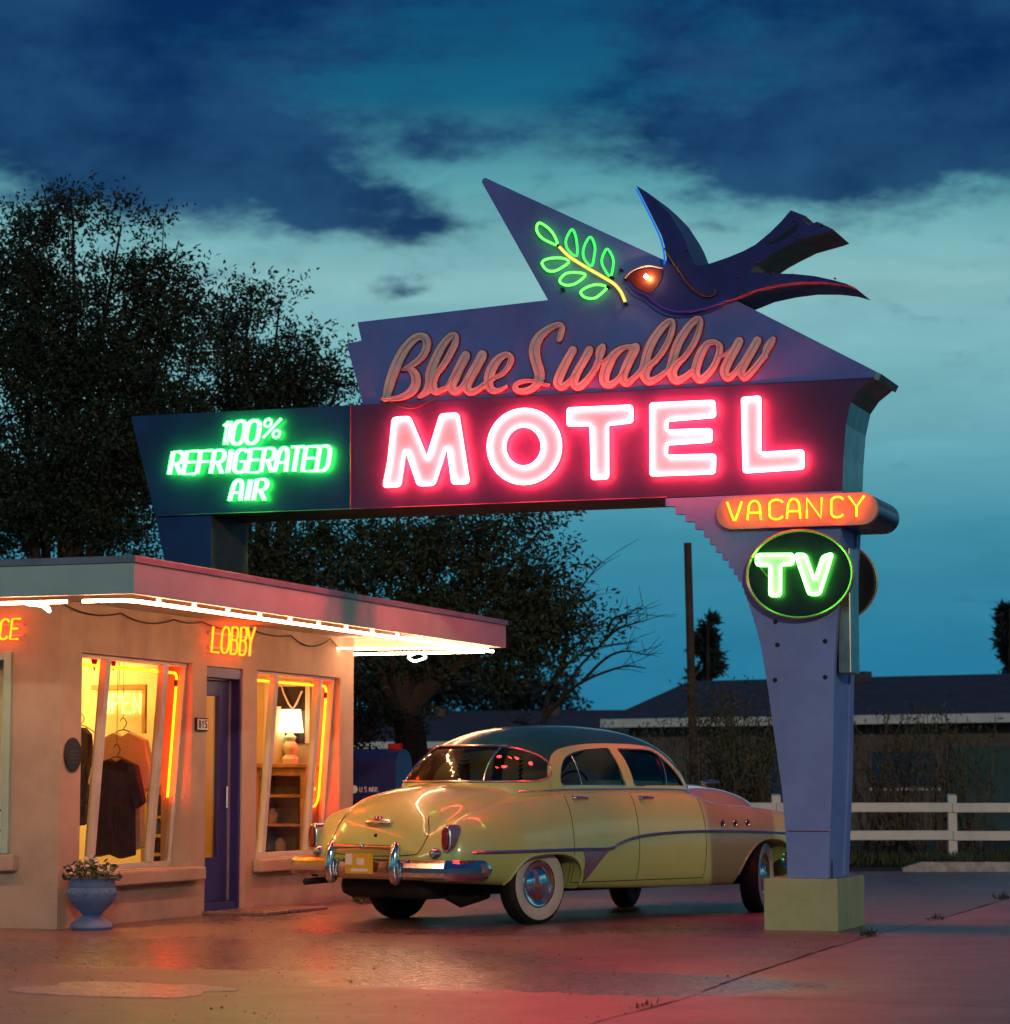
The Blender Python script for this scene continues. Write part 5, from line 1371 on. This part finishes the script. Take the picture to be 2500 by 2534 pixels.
# bright trims around the glass
def cab_side(x, z, s_): return hit_side(x, z, s_, bvh_cab) + Vector((0, s_ * .008, 0))
for s_ in (-1, 1):
    for sw in (sw_r, sw_f):
        P = [cab_side(q[0], q[1], s_) for q in rounded(sw, .02, 2)]
        lpart(MB().tube(P, .006, closed=True, n=5), 'window_trim', M['dullchrome'], roof)
    strip([(.10, 1.118, .009), (.8, 1.122, .010), (1.5, 1.122, .010), (2.0, 1.118, .010), (2.22, 1.085, .008)], s_, 0, .006, 'belt_moulding', M['dullchrome'], body) if 0 else None
    P = [Vector((x, s_ * (tb_(4, x) + .006 + .02), z)) for x, z in spline([(-.05, 1.10), (.4, 1.115), (.9, 1.12), (1.5, 1.12), (2.0, 1.112), (2.2, 1.09)], 5)]
    P = [Vector((p_.x, s_ * max(abs(hit_side(p_.x, p_.z, s_, bvh_cab).y), abs(hit_side(p_.x, p_.z, s_).y) if p_.z < 1.09 else 0) + s_ * .004, p_.z)) for p_ in P]
    lpart(MB().tube(P, .011, n=6), 'belt_moulding', M['dullchrome'], body)
    for xv in ((.62, .60), (1.76, 1.80)):
        P = [cab_side(xv[0] + (xv[1] - xv[0]) * t, 1.16 + (1.41 - 1.16) * t, s_) for t in np.linspace(0, 1, 6)]
        lpart(MB().tube(P, .006, n=5), 'vent_bar', M['dullchrome'], roof)
def cab_back(y, z):
    h = bvh_cab.ray_cast(Vector((-3, y, z)), Vector((1, 0, 0)))[0]
    return None if h is None else h + Vector((-.006, 0, .003))
lowz, topz = [], []
ybot = abs(hit_side(.02, 1.188, -1, bvh_cab).y); ytop = abs(hit_side(.0, 1.495, -1, bvh_cab).y)
P = [cab_back(y, 1.188) for y in np.linspace(ybot - .02, -(ybot - .02), 24)]
P += [cab_side(x, z, -1) for x, z in bl_side[1:-2]]
P += [cab_back(y, 1.495) for y in np.linspace(-.42, .42, 14)]
P += [cab_side(x, z, 1) for x, z in bl_side[1:-2][::-1]]
P = [p_ for p_ in P if p_ is not None]
lpart(MB().tube(P, .010, closed=True, n=6), 'rear_window_trim', M['dullchrome'], roof)
for s_ in (-1, 1):
    P = [cab_back(s_ * y, z) for y, z in zip(np.linspace(.47, .40, 8), np.linspace(1.19, 1.475, 8))]
    lpart(MB().tube([p_ for p_ in P if p_], .008, n=5), 'rear_window_bar', M['dullchrome'], roof)
# seats, wheel
for x0 in (.18, 1.10):
    sb_ = MB().hexa([(x0, -.62, .45), (x0 + .14, -.62, .45), (x0 + .14, .62, .45), (x0, .62, .45), (x0 - .10, -.60, 1.20), (x0 + .02, -.60, 1.20), (x0 + .02, .60, 1.20), (x0 - .10, .60, 1.20)])
    lpart(sb_, 'seat', M['seat'], car, False, .03)
lpart(MB().box((.2, -.74, .40), (2.0, .74, .46)), 'cabin_floor', M['chassis'], car, False)
lpart(MB().tube([(1.78 + .05 * math.sin(t), .36 + .21 * math.cos(t), 1.10 + .19 * math.sin(t)) for t in np.linspace(0, 2 * math.pi, 28, endpoint=False)], .012, closed=True, n=6).tube([(1.78, .36, 1.10), (2.1, .36, .95)], .02, n=8), 'steering_wheel', M['chassis'], car)


# wheels
def wheel(x, s_, steer):
    w = MB(); rr_, hw = .345, .088
    prof = [(.20, -hw * .75), (.215, -hw * .95), (.26, -hw * 1.05), (.305, -hw * .98), (.33, -hw * .78), (.342, -hw * .5), (.345, 0), (.342, hw * .5), (.33, hw * .78), (.305, hw * .98), (.26, hw * 1.05), (.215, hw * .95), (.20, hw * .75)]
    Mx = Matrix.Translation((x, s_ * .80, rr_ - .012)) @ Matrix.Rotation(steer, 4, 'Z')
    def put(mb, name, m, parent):
        mb.v = [tuple(Mx @ Vector(v_)) for v_ in mb.v]; o = lpart(mb, name, m, parent); return o
    ty = put(MB().lathe(prof, (0, 0, 0), 'Y', 40), 'wheel', M['tyre'], car)
    o_ = s_
    put(MB().lathe([(.198, o_ * hw * .90), (.22, o_ * hw * 1.01), (.262, o_ * hw * 1.09), (.298, o_ * hw * 1.03)], (0, 0, 0), 'Y', 40, caps=False), 'whitewall', M['whitewall'], ty)
    put(MB().lathe([(.0, o_ * hw * 1.22), (.05, o_ * hw * 1.20), (.11, o_ * hw * 1.05), (.145, o_ * hw * .80), (.155, o_ * hw * .86), (.185, o_ * hw * .92), (.200, o_ * hw * .82)], (0, 0, 0), 'Y', 36, caps=False), 'hubcap', M['chrome'], ty)
    put(MB().lathe([(.0, -o_ * hw * .5), (.20, -o_ * hw * .5)], (0, 0, 0), 'Y', 24), 'drum', M['chassis'], ty)
    gr = MB()
    for k in (-.045, -.015, .015, .045): gr.lathe([(.3455, k - .004), (.3465, k), (.3455, k + .004)], (0, 0, 0), 'Y', 40, caps=False)
    put(gr, 'tread_rib', M['tyre'], ty)


for s_ in (-1, 1): wheel(0, s_, 0); wheel(3.05, s_, R(24))
# ---------------------------------------------------------------- trees and the far side of the lot
M['bark'] = mat('dark bark', (.035, .024, .018), .9, var=.35, vscale=6, bump=.5, bscale=18)
M['leafA'] = mat('dark summer foliage', (.010, .024, .012), .7, col2=(.018, .036, .016), vscale=.9)
M['leafB'] = mat('olive foliage', (.018, .038, .015), .7, col2=(.030, .048, .018), vscale=1.2)
M['conifer'] = mat('blue black needles', (.012, .020, .022), .8, var=.3)
M['brush'] = mat('pale willow leaves', (.085, .090, .038), .7, col2=(.05, .06, .025), vscale=1.5)
M['twig'] = mat('tan twigs', (.11, .075, .045), .9, var=.3)
M['grass'] = mat('verge grass', (.050, .075, .028), .8, var=.4, vscale=2)


def leaf_mesh(name, P, D, ln, wd, m, parent, seed=0, droop=0.0):
    """many small leaf blades: points P, growth directions D"""
    rs = np.random.default_rng(seed); n_ = len(P)
    a = D + rs.normal(0, .55, (n_, 3)); a[:, 2] -= droop; a /= np.linalg.norm(a, axis=1)[:, None]
    b_ = np.cross(a, rs.normal(0, 1, (n_, 3))); b_ /= np.linalg.norm(b_, axis=1)[:, None]
    L = ln * rs.uniform(.6, 1.3, (n_, 1)); W = wd * rs.uniform(.7, 1.3, (n_, 1))
    V_ = np.stack([P, P + a * L * .45 + b_ * W, P + a * L, P + a * L * .45 - b_ * W], 1).reshape(-1, 3)
    me = bpy.data.meshes.new(name); me.vertices.add(n_ * 4); me.vertices.foreach_set('co', V_.astype(np.float32).ravel())
    me.loops.add(n_ * 4); me.loops.foreach_set('vertex_index', np.arange(n_ * 4, dtype=np.int32))
    me.polygons.add(n_); me.polygons.foreach_set('loop_start', np.arange(0, n_ * 4, 4, dtype=np.int32)); me.polygons.foreach_set('loop_total', np.full(n_, 4, np.int32))
    me.materials.append(m); me.update(); me.validate()
    o = bpy.data.objects.new(name, me); C.objects.link(o); return attach(o, parent)


def tree(name, label, u, D, blobs, ntw, per, ln, wd, m, seed, trunk_r=.22, thick=.8, fork=.35, cat='tree', group=None, tw_len=.62, droop=.15, limb=60):
    rs = np.random.default_rng(seed); base = dep(u, 1951, D); base.z = 0
    t = empty(name, base); tag(t, label, cat, group)
    k = D / FPX; cen = []; rad = []
    for (bu, bv, ru, rv) in blobs:
        c = dep(bu, bv, D); cen.append(np.array(c)); rad.append((ru * k, rv * k))
    wts = np.array([r_[0] * r_[1] for r_ in rad]); wts = wts / wts.sum()
    ncl = max(20, ntw // 16)
    pick = rs.choice(len(blobs), ncl, p=wts)
    rt = np.array(RT); f0 = np.array(F0)
    d = rs.normal(0, 1, (ncl, 3)); d /= np.linalg.norm(d, axis=1)[:, None]; rr_ = rs.random(ncl) ** .42
    tips = np.array([cen[i] + rt * d[j, 0] * rad[i][0] * rr_[j] + f0 * d[j, 1] * (rad[i][0] + rad[i][1]) * .5 * thick * rr_[j] + np.array([0, 0, 1]) * d[j, 2] * rad[i][1] * rr_[j] for j, i in enumerate(pick)])
    which = rs.integers(0, ncl, ntw); pick = pick[which]; tips = tips[which] + rs.normal(0, .25 * D / 37, (ntw, 3)) * np.array([1.25, 1.25, .62])
    # skeleton
    cc = (np.array(cen) * wts[:, None]).sum(0); top = Vector((base.x * .6 + cc[0] * .4, base.y * .6 + cc[1] * .4, max(.8, (cc[2]) * fork)))
    wood = MB().tube([tuple(q) for q in spline([tuple(base), tuple(base.lerp(top, .5) + Vector((.08, .05, 0))), tuple(top)], 4)], list(np.linspace(trunk_r * 1.25, trunk_r * .8, 9)), n=8)
    for c in cen:
        cv = Vector(c); mid = top.lerp(cv, .5) + Vector((rs.normal(0, .15), rs.normal(0, .15), .15)); P = [Vector(q) for q in spline([tuple(top - Vector((0, 0, .15))), tuple(mid), tuple(cv)], 4)]
        wood.tube(P, list(np.linspace(trunk_r * .42, trunk_r * .06, len(P))), n=6)
    idx = rs.choice(ntw, min(limb, ntw), replace=False)
    for j in idx:
        a = Vector(cen[pick[j]]); b_ = Vector(tips[j]); a = top.lerp(a, rs.uniform(.55, 1)); mid = a.lerp(b_, .5) + Vector((rs.normal(0, .12), rs.normal(0, .12), .06)); P = [Vector(q) for q in spline([tuple(a), tuple(mid), tuple(b_)], 3)]
        wood.tube(P, list(np.linspace(trunk_r * .09, .006, len(P))), n=4)
    wood.build('trunk', M['bark'], t, smooth=True)
    # leafy twigs
    dirs = tips - np.array([cen[i] for i in pick]) * .7 - np.array(top) * .3; dirs /= (np.linalg.norm(dirs, axis=1)[:, None] + 1e-6); dirs += rs.normal(0, .6, dirs.shape); dirs[:, 2] *= .6; dirs /= np.linalg.norm(dirs, axis=1)[:, None]
    s_ = (np.arange(per)[None, :] + rs.random((ntw, per)) * .6) / per; side = rs.normal(0, .030, (ntw, per, 3)) * (tw_len / .55)
    P = tips[:, None, :] + dirs[:, None, :] * (s_[..., None] - .5) * tw_len + side
    Dd = np.repeat(dirs[:, None, :], per, 1) * .55 + side / (np.linalg.norm(side, axis=2)[..., None] + 1e-6) * .9
    leaf_mesh('crown', P.reshape(-1, 3), Dd.reshape(-1, 3), ln, wd, m, t, seed + 1, droop)
    return t


tree('locust_tree', 'tallest dark leafy tree at the left edge behind the lobby', 120, 36,
     [(90, 640, 170, 150), (60, 860, 230, 230), (250, 800, 170, 170), (350, 690, 70, 80), (150, 1100, 270, 200), (400, 900, 130, 170), (330, 1120, 200, 180), (60, 1300, 200, 120), (300, 560, 60, 50), (430, 760, 70, 60), (470, 700, 40, 40), (180, 530, 60, 45), (40, 1180, 200, 180), (300, 1280, 180, 110), (180, 960, 200, 160)], 3300, 24, .085, .0175, M['leafA'], 11, .22)
tree('locust_tree', 'open leafy tree behind the REFRIGERATED AIR sign box', 640, 38,
     [(560, 850, 110, 110), (650, 980, 180, 120), (770, 900, 90, 80), (480, 1000, 130, 140), (690, 770, 40, 40), (850, 930, 55, 60), (500, 1180, 190, 130), (650, 1120, 170, 110), (820, 1010, 70, 60), (610, 750, 30, 35), (760, 850, 45, 35)], 1500, 24, .085, .017, M['leafA'], 21, .22)
tree('locust_tree', 'spreading leafy tree showing under the sign beyond the canopy', 1010, 37,
     [(680, 1400, 140, 110), (850, 1380, 190, 120), (1060, 1340, 180, 70), (1240, 1300, 110, 40), (1000, 1480, 200, 100), (1240, 1450, 130, 80), (1330, 1550, 75, 70), (1150, 1560, 160, 80), (960, 1640, 150, 100), (1290, 1620, 80, 50), (920, 1780, 90, 90), (1340, 1310, 30, 20), (1390, 1530, 25, 35)], 1650, 24, .095, .02, M['leafB'], 31, .26, fork=.62)
tree('dark_tree', 'dark distant tree behind the far low roof under the canopy', 1180, 84, [(1060, 1690, 110, 60), (1190, 1700, 120, 50), (1330, 1710, 100, 45), (1120, 1640, 50, 30), (960, 1690, 80, 60)], 700, 18, .22, .05, M['conifer'], 41, .3, limb=20)

# bare tree
bt = dep(1330, 1951, 43); bt.z = 0; dt = empty('bare_tree', bt); tag(dt, 'bare dead tree with upswept twigs beyond the yellow car', 'tree')
rs = random.Random(9); wb = MB()
br = [[(1330, 1900), (1340, 1800), (1380, 1740), (1440, 1690), (1540, 1650), (1600, 1655)], [(1340, 1810), (1365, 1700), (1400, 1620), (1395, 1540), (1395, 1480), (1392, 1400)], [(1395, 1510), (1420, 1480), (1450, 1440), (1490, 1390)],
      [(1380, 1740), (1430, 1660), (1490, 1590), (1540, 1530), (1590, 1500)], [(1490, 1590), (1530, 1555), (1600, 1535)], [(1440, 1690), (1500, 1630), (1550, 1610), (1600, 1620)], [(1370, 1690), (1420, 1630), (1480, 1605), (1580, 1590)], [(1340, 1820), (1300, 1790), (1270, 1790)], [(1400, 1620), (1450, 1580), (1470, 1560)], [(1400, 1500), (1430, 1490), (1455, 1485)], [(1500, 1560), (1520, 1530), (1575, 1520)]]
for b_ in br:
    P = [dep(u_ + rs.uniform(-3, 3), v_ + rs.uniform(-3, 3), 43 + rs.uniform(-.4, .4)) for u_, v_ in b_]; P = [Vector(q) for q in spline([tuple(p_) for p_ in P], 4)]
    r0 = .055 if b_[0][1] > 1800 else .03; wb.tube(P, list(np.linspace(r0, .008, len(P))), n=5)
    for k in range(14):
        i = rs.randrange(len(P) // 3, len(P)); a = P[i]; d = Vector((rs.uniform(-.3, 1), rs.uniform(-.3, .3), rs.uniform(-.15, .6))) * rs.uniform(.2, .75)
        wb.tube([a, a + d * .5 + Vector((0, 0, rs.uniform(-.04, .04))), a + d], [.008, .006, .003], n=3)
wb.build('trunk', M['bark'], dt)


def conifer(label, u, vtop, half, D, seed):
    base = dep(u, 1951, D); base.z = 0; top = dep(u, vtop, D); t = empty('conifer_tree', base); tag(t, label, 'tree', 'conifers beyond the far house')
    rs = np.random.default_rng(seed); H_ = top.z; MB().tube([base, top], [.18, .02], n=6).build('trunk', M['bark'], t)
    P = []; Dd = []
    wd = MB()
    for k in range(60):
        f = rs.random() ** .8; z = H_ * (1 - f * .8); L = half * D / FPX * (.12 + f ** 1.2) * rs.uniform(.4, 1.3); a = rs.uniform(0, 6.28); d = np.array([math.cos(a), math.sin(a), rs.uniform(.0, .45)])
        for s_ in np.linspace(.1, 1, 26):
            for q in range(3):
                P.append(np.array([base.x, base.y, z]) + d * L * s_ + rs.normal(0, .07, 3)); Dd.append(d + rs.normal(0, .6, 3))
    leaf_mesh('crown', np.array(P), np.array(Dd), .30, .05, M['conifer'], t, seed)


conifer('ragged conifer peeking over the far roof beside the wooden pole', 1752, 1530, 135, 76, 3)
conifer('ragged conifer at the right edge above the far roof', 2500, 1505, 70, 76, 4)

# low far houses
def house(name, label, uA, DA, uB, DB, z_e, z_r, wall_m, roof_m, opens):
    A = dep(uA, 1951, DA); B = dep(uB, 1951, DB); A.z = B.z = 0
    ex = (B - A).normalized(); ey = Vector((-ex.y, ex.x, 0)); L = (B - A).length
    h = empty(name, (A + B) / 2 + ey * 4); tag(h, label, 'house')
    W = lambda x, y, z: tuple(A + ex * x + ey * y + Vector((0, 0, z)))
    def quadbox(x0, x1, y0, y1, z0, z1, nm, m, parent):
        return MB().hexa([W(x0, y0, z0), W(x1, y0, z0), W(x1, y1, z0), W(x0, y1, z0), W(x0, y0, z1), W(x1, y0, z1), W(x1, y1, z1), W(x0, y1, z1)]).build(nm, m, parent)
    wl = quadbox(.4, L - .4, .6, 8.4, -.02, z_e - .05, 'wall', wall_m, h)
    rf = MB(); rf.add([W(0, 0, z_e), W(L, 0, z_e), W(L, 4.5, z_r), W(0, 4.5, z_r), W(L, 9, z_e), W(0, 9, z_e)], [(0, 1, 2, 3), (3, 2, 4, 5), (0, 3, 5), (1, 4, 2), (0, 5, 4, 1)])
    ro = rf.build('roof', roof_m, h)
    quadbox(-.02, L + .02, -.03, .0, z_e - .17, z_e + .03, 'fascia_board', M['fence'], ro)
    for k in range(2): quadbox(L * (.35 + .33 * k), L * (.35 + .33 * k) + .35, 3.7, 4.1, z_r - .25, z_r + .10, 'roof_vent', M['under'], ro)
    for (uo, u1, z0, z1, m_, nm) in opens:
        f = lambda u_: ((dep(u_, 1951, (DA + DB) / 2) - A).dot(ex))
        x0, x1 = f(uo), f(u1)
        w_ = quadbox(x0, x1, .55, .599, z0, z1, nm, m_, h)
        quadbox(x0 - .07, x0 - .002, .54, .5985, z0 - .06, z1 + .06, 'trim', wall_m, w_)
        quadbox(x1 + .002, x1 + .07, .54, .5985, z0 - .06, z1 + .06, 'trim', wall_m, w_)
        if nm == 'window': quadbox(x0 - .07, x1 + .07, .53, .598, z0 - .12, z0 - .061, 'sill', M['white'], w_)
    return h


M['shingle'] = mat('slate blue shingles', (.060, .062, .085), .9, var=.22, vscale=3, bump=.4, bscale=14)
M['farwall'] = mat('dull brown far wall', (.13, .11, .10), .85, var=.2)
M['farwall2'] = mat('grey far wall', (.22, .22, .22), .85, var=.2)
M['nightpane'] = mat('dark pane', (.02, .025, .05), .1, spec=.8)
M['bluedoor'] = mat('blue far door', (.03, .07, .20), .5)
M['tealdoor'] = mat('teal garage door', (.05, .10, .095), .6, var=.2)
house('far_house', 'long low house with slate roof and white eaves behind the fence', 1490, 62.5, 2900, 55.5, 2.72, 3.80, M['farwall'], M['shingle'],
      [(2370, 2560, .05, 2.05, M['tealdoor'], 'garage_door'), (2130, 2330, 1.2, 1.95, M['nightpane'], 'window'), (1800, 1850, .05, 1.9, M['bluedoor'], 'door'), (1880, 1960, .9, 1.8, M['nightpane'], 'window'), (1640, 1720, .9, 1.8, M['nightpane'], 'window'), (2600, 2680, .9, 1.8, M['nightpane'], 'window')])
house('far_house', 'lower grey-roofed house glimpsed left of the bare tree', 700, 78, 1590, 76, 2.45, 3.50, M['farwall2'], M['shingle'], [(1060, 1120, .9, 1.7, M['nightpane'], 'window'), (1250, 1320, .9, 1.7, M['nightpane'], 'window')])

# verge, kerb, fence
vg = MB(); a, b_, c_, d_ = dep(-2500, 1951, 36.6), dep(5000, 1951, 36.6), dep(9000, 1951, 140), dep(-6500, 1951, 140)
vg.add([(a.x, a.y, .004), (b_.x, b_.y, .004), (c_.x, c_.y, .004), (d_.x, d_.y, .004)], [(0, 1, 2, 3)])
tag(vg.build('verge', M['grassland']), kind='structure')
kb = MB(); K0, K1 = dep(2232, 1951, 36.4), dep(3300, 1951, 36.4); K0.z = K1.z = 0
ex = (K1 - K0).normalized(); ey = Vector((-ex.y, ex.x, 0)); P = []
for t in np.linspace(0, (K1 - K0).length, 24): P.append(K0 + ex * t)
for i in range(23):
    q0, q1 = P[i], P[i + 1]; h0 = .13 if i else .05
    kb.hexa([tuple(q0), tuple(q1), tuple(q1 + ey * .22), tuple(q0 + ey * .22), tuple(q0 + Vector((0, 0, h0)) + ey * .02), tuple(q1 + Vector((0, 0, .13)) + ey * .02), tuple(q1 + ey * .2 + Vector((0, 0, .13))), tuple(q0 + ey * .2 + Vector((0, 0, h0)))])
M['kerbwhite'] = mat('flaking white kerb', (.52, .52, .48), .9, col2=(.30, .29, .27), vscale=5, dirt=.5, dscale=3, bump=.4, bscale=20)
tag(kb.build('kerb', M['kerbwhite']), 'flaking white painted kerb in front of the fence', 'kerb')
fd = 38.6; fc = dep(2000, 1951, fd); fc.z = 0
fn = empty('rail_fence', fc); tag(fn, 'white two-rail wooden fence along the far side of lot', 'fence')
pu = [1050, 1485, 1920, 2355, 2790]
for u_ in pu:
    p = dep(u_, 1951, fd); p.z = 0
    MB().hexa([tuple(p + RT * x + F0 * y + Vector((0, 0, z))) for x, y, z in [(-.065, -.065, -.02), (.065, -.065, -.02), (.065, .065, -.02), (-.065, .065, -.02), (-.065, -.065, 1.03), (.065, -.065, 1.03), (.065, .065, 1.05), (-.065, .065, 1.05)]]).build('post', M['fence'], fn, bevel=.008)
for z0 in (.385, .79):
    for i in range(len(pu) - 1):
        p, q = dep(pu[i], 1951, fd), dep(pu[i + 1], 1951, fd); p.z = q.z = 0; n_ = -F0 * .067
        rng = random.Random(int(z0 * 100) + i); dz = [rng.uniform(-.008, .008) for _ in range(2)]
        MB().hexa([tuple(v_) for v_ in [p + n_ - F0 * .035 + Vector((0, 0, z0 + dz[0])), q + n_ - F0 * .035 + Vector((0, 0, z0 + dz[1])) - RT * .006, q + n_ - F0 * .001 + Vector((0, 0, z0 + dz[1])) - RT * .006, p + n_ - F0 * .001 + Vector((0, 0, z0 + dz[0])),
                   p + n_ - F0 * .035 + Vector((0, 0, z0 + .135 + dz[0])), q + n_ - F0 * .035 + Vector((0, 0, z0 + .135 + dz[1])) - RT * .006, q + n_ - F0 * .001 + Vector((0, 0, z0 + .135 + dz[1])) - RT * .006, p + n_ - F0 * .001 + Vector((0, 0, z0 + .135 + dz[0]))]]).build('rail', M['fence'], fn, bevel=.006)

# wooden pole
p0 = dep(1722, 1951, 45); p0.z = 0; p1 = dep(1702, 1343, 45)
po = MB().tube([p0, p0.lerp(p1, .5), p1], [.078, .072, .066], n=12).build('wooden_pole', mat('weathered pole wood', (.085, .05, .035), .9, var=.3, vscale=4, bump=.4, bscale=20), smooth=True)
tag(po, 'bare leaning wooden pole between the car and sign post', 'pole')


# brushy shrubs
def shrub(label, D, region, nst, nleaf, seed, lean, ln=.13, wd=.012):
    u0, u1, vt, vb = region; rs = np.random.default_rng(seed); c = dep((u0 + u1) / 2, 1951, D); c.z = 0
    t = empty('willow_shrub', c); tag(t, label, 'shrub'); st = MB(); P = []; Dd = []
    for k in range(nst):
        a = dep(rs.uniform(u0 + (u1 - u0) * .15, u1 - (u1 - u0) * .15), 1951, D + rs.uniform(-.8, .8)); a.z = 0
        f = rs.random(); tip = dep(rs.uniform(u0, u1), vt + (vb - vt) * .75 * f ** 1.6, D + rs.uniform(-1, 1))
        mid = a.lerp(tip, .5) + Vector(rs.normal(0, .12, 3)); C_ = [Vector(q) for q in spline([tuple(a), tuple(mid), tuple(tip)], 5)]
        st.tube(C_, list(np.linspace(.016, .004, len(C_))), n=4)
        for q in range(nleaf):
            i = rs.integers(3, len(C_)); p_ = np.array(C_[i]) + rs.normal(0, .10, 3); P.append(p_); Dd.append(np.array([rs.normal(0, .5), rs.normal(0, .5), -.6]))
    st.build('stem', M['twig'], t); leaf_mesh('foliage', np.array(P), np.array(Dd), ln, wd, M['brush'], t, seed, .4)


shrub('feathery willow shrub between the wooden pole and sign post', 41, (1700, 1960, 1690, 1990), 60, 70, 51, 0)
shrub('twiggy pale shrub right of the sign post by the fence', 41.5, (2080, 2330, 1740, 1990), 55, 26, 52, .3)
shrub('sparse arching shrub in front of the teal garage door', 42.5, (2280, 2480, 1760, 1990), 34, 26, 53, .5)
shrub('dim leafy shrub behind the wooden pole and car roof', 47, (1480, 1720, 1790, 1990), 40, 60, 54, 0)

# verge grass
rs = np.random.default_rng(7); n_ = 9000; us = rs.uniform(1650, 2700, n_); Ds = rs.uniform(36.8, 41, n_); P = np.array([dep(u_, 1951, D_) for u_, D_ in zip(us, Ds)]); P[:, 2] = .005
patch = np.sin(P[:, 0] * 1.7) + np.sin(P[:, 1] * 2.3 + 1) > -.9; P = P[patch]
g_ = leaf_mesh('verge_grass', P, np.tile([0, 0, 1.6], (len(P), 1)), .22, .014, M['grass'], None, 8); tag(g_, 'short dark grass on the verge under the fence', 'grass', kind='stuff')


def weed(label, u, v, n__, h, seed):
    p = onZ(u, v); rs = np.random.default_rng(seed); P = np.array([[p.x + rs.normal(0, .035), p.y + rs.normal(0, .05), .004] for _ in range(n__)])
    o = leaf_mesh('weed_tuft', P, np.column_stack([rs.normal(0, .5, n__), rs.normal(0, .5, n__), np.full(n__, 1.0)]), h, .006, M['grass'], None, seed); tag(o, label, 'weed', 'weeds along the apron joint')


weed('weed tuft in the joint just right of the plinth', 2150, 2318, 60, .07, 1)
weed('weed tuft in the joint nearest the bottom edge', 1588, 2494, 14, .05, 2)
weed('weed tuft far up the joint by the right edge', 2480, 2226, 60, .08, 3)
weed('thin weed between the first and last joint tufts', 2318, 2277, 26, .06, 4)
weed('dry weed growing at the foot of lobby wall end', 905, 2238, 70, .22, 5)

# blue letter box on a post
mp = dep(1000, 1951, 29.5); mp.z = 0; e1 = Vector((.80, .60, 0)).normalized(); e1 = (RT * .92 + F0 * -.39).normalized(); e2 = Vector((-e1.y, e1.x, 0))
mb_ = empty('letter_box', mp); tag(mb_, 'dark blue domed letter box with red flag behind the lobby', 'letter box')
M['postblue'] = mat('dark blue letter box paint', (.022, .028, .13), .3, var=.2, coat=.5)
Lm, wm_ = 1.05, .42; zb_, zs_ = 1.20, 1.42; zb_ = .99
def MBX(x, y, z): return tuple(mp + e1 * x + e2 * y + Vector((0, 0, z)))
prof = [(-wm_ / 2, zb_), (-wm_ / 2, zb_ + .38)] + [(-wm_ / 2 * math.cos(t), zb_ + .38 + wm_ / 2 * .92 * math.sin(t)) for t in np.linspace(.15, math.pi - .15, 12)] + [(wm_ / 2, zb_ + .38), (wm_ / 2, zb_)]
n_ = len(prof); bx_ = MB(); bx_.add([MBX(-Lm, y, z) for y, z in prof] + [MBX(0, y, z) for y, z in prof], [tuple(range(n_)), tuple(range(2 * n_ - 1, n_ - 1, -1))] + [(i, (i + 1) % n_, n_ + (i + 1) % n_, n_ + i) for i in range(n_)])
bo_ = bx_.build('box', M['postblue'], mb_, smooth=True, angle=50)
MB().hexa([MBX(x, y, z) for x, y, z in [(-.62, -.06, -.01), (-.5, -.06, -.01), (-.5, .06, -.01), (-.62, .06, -.01), (-.62, -.06, zb_ - .002), (-.5, -.06, zb_ - .002), (-.5, .06, zb_ - .002), (-.62, .06, zb_ - .002)]]).build('post', M['bark'], mb_)
MB().hexa([MBX(x, y, z) for x, y, z in [(-.19, -.02, zb_ + .575), (-.03, -.02, zb_ + .575), (-.03, .02, zb_ + .575), (-.19, .02, zb_ + .575), (-.19, -.02, zb_ + .635), (-.03, -.02, zb_ + .635), (-.03, .02, zb_ + .635), (-.19, .02, zb_ + .635)]]).build('flag', M['redcloth'], mb_)
em = MB(); em.add([MBX(-.51 + .045 * math.cos(t), -wm_ / 2 - .003, zb_ + .13 + .045 * math.sin(t)) for t in np.linspace(0, 6.28, 16, endpoint=False)], [tuple(range(16))])
em.build('round_emblem', M['white'], bo_)
x0_ = -.44
for ch in 'U.S.MAIL':
    w0 = {'.': .012, 'I': .012}.get(ch, .026)
    letter_tubes(ch, lambda x, y_: MBX(x0_ + w0 * x, -wm_ / 2 - .004, zb_ + .10 + .055 * y_), .004, n=4).build('letter', M['white'], bo_); x0_ += w0 + .010
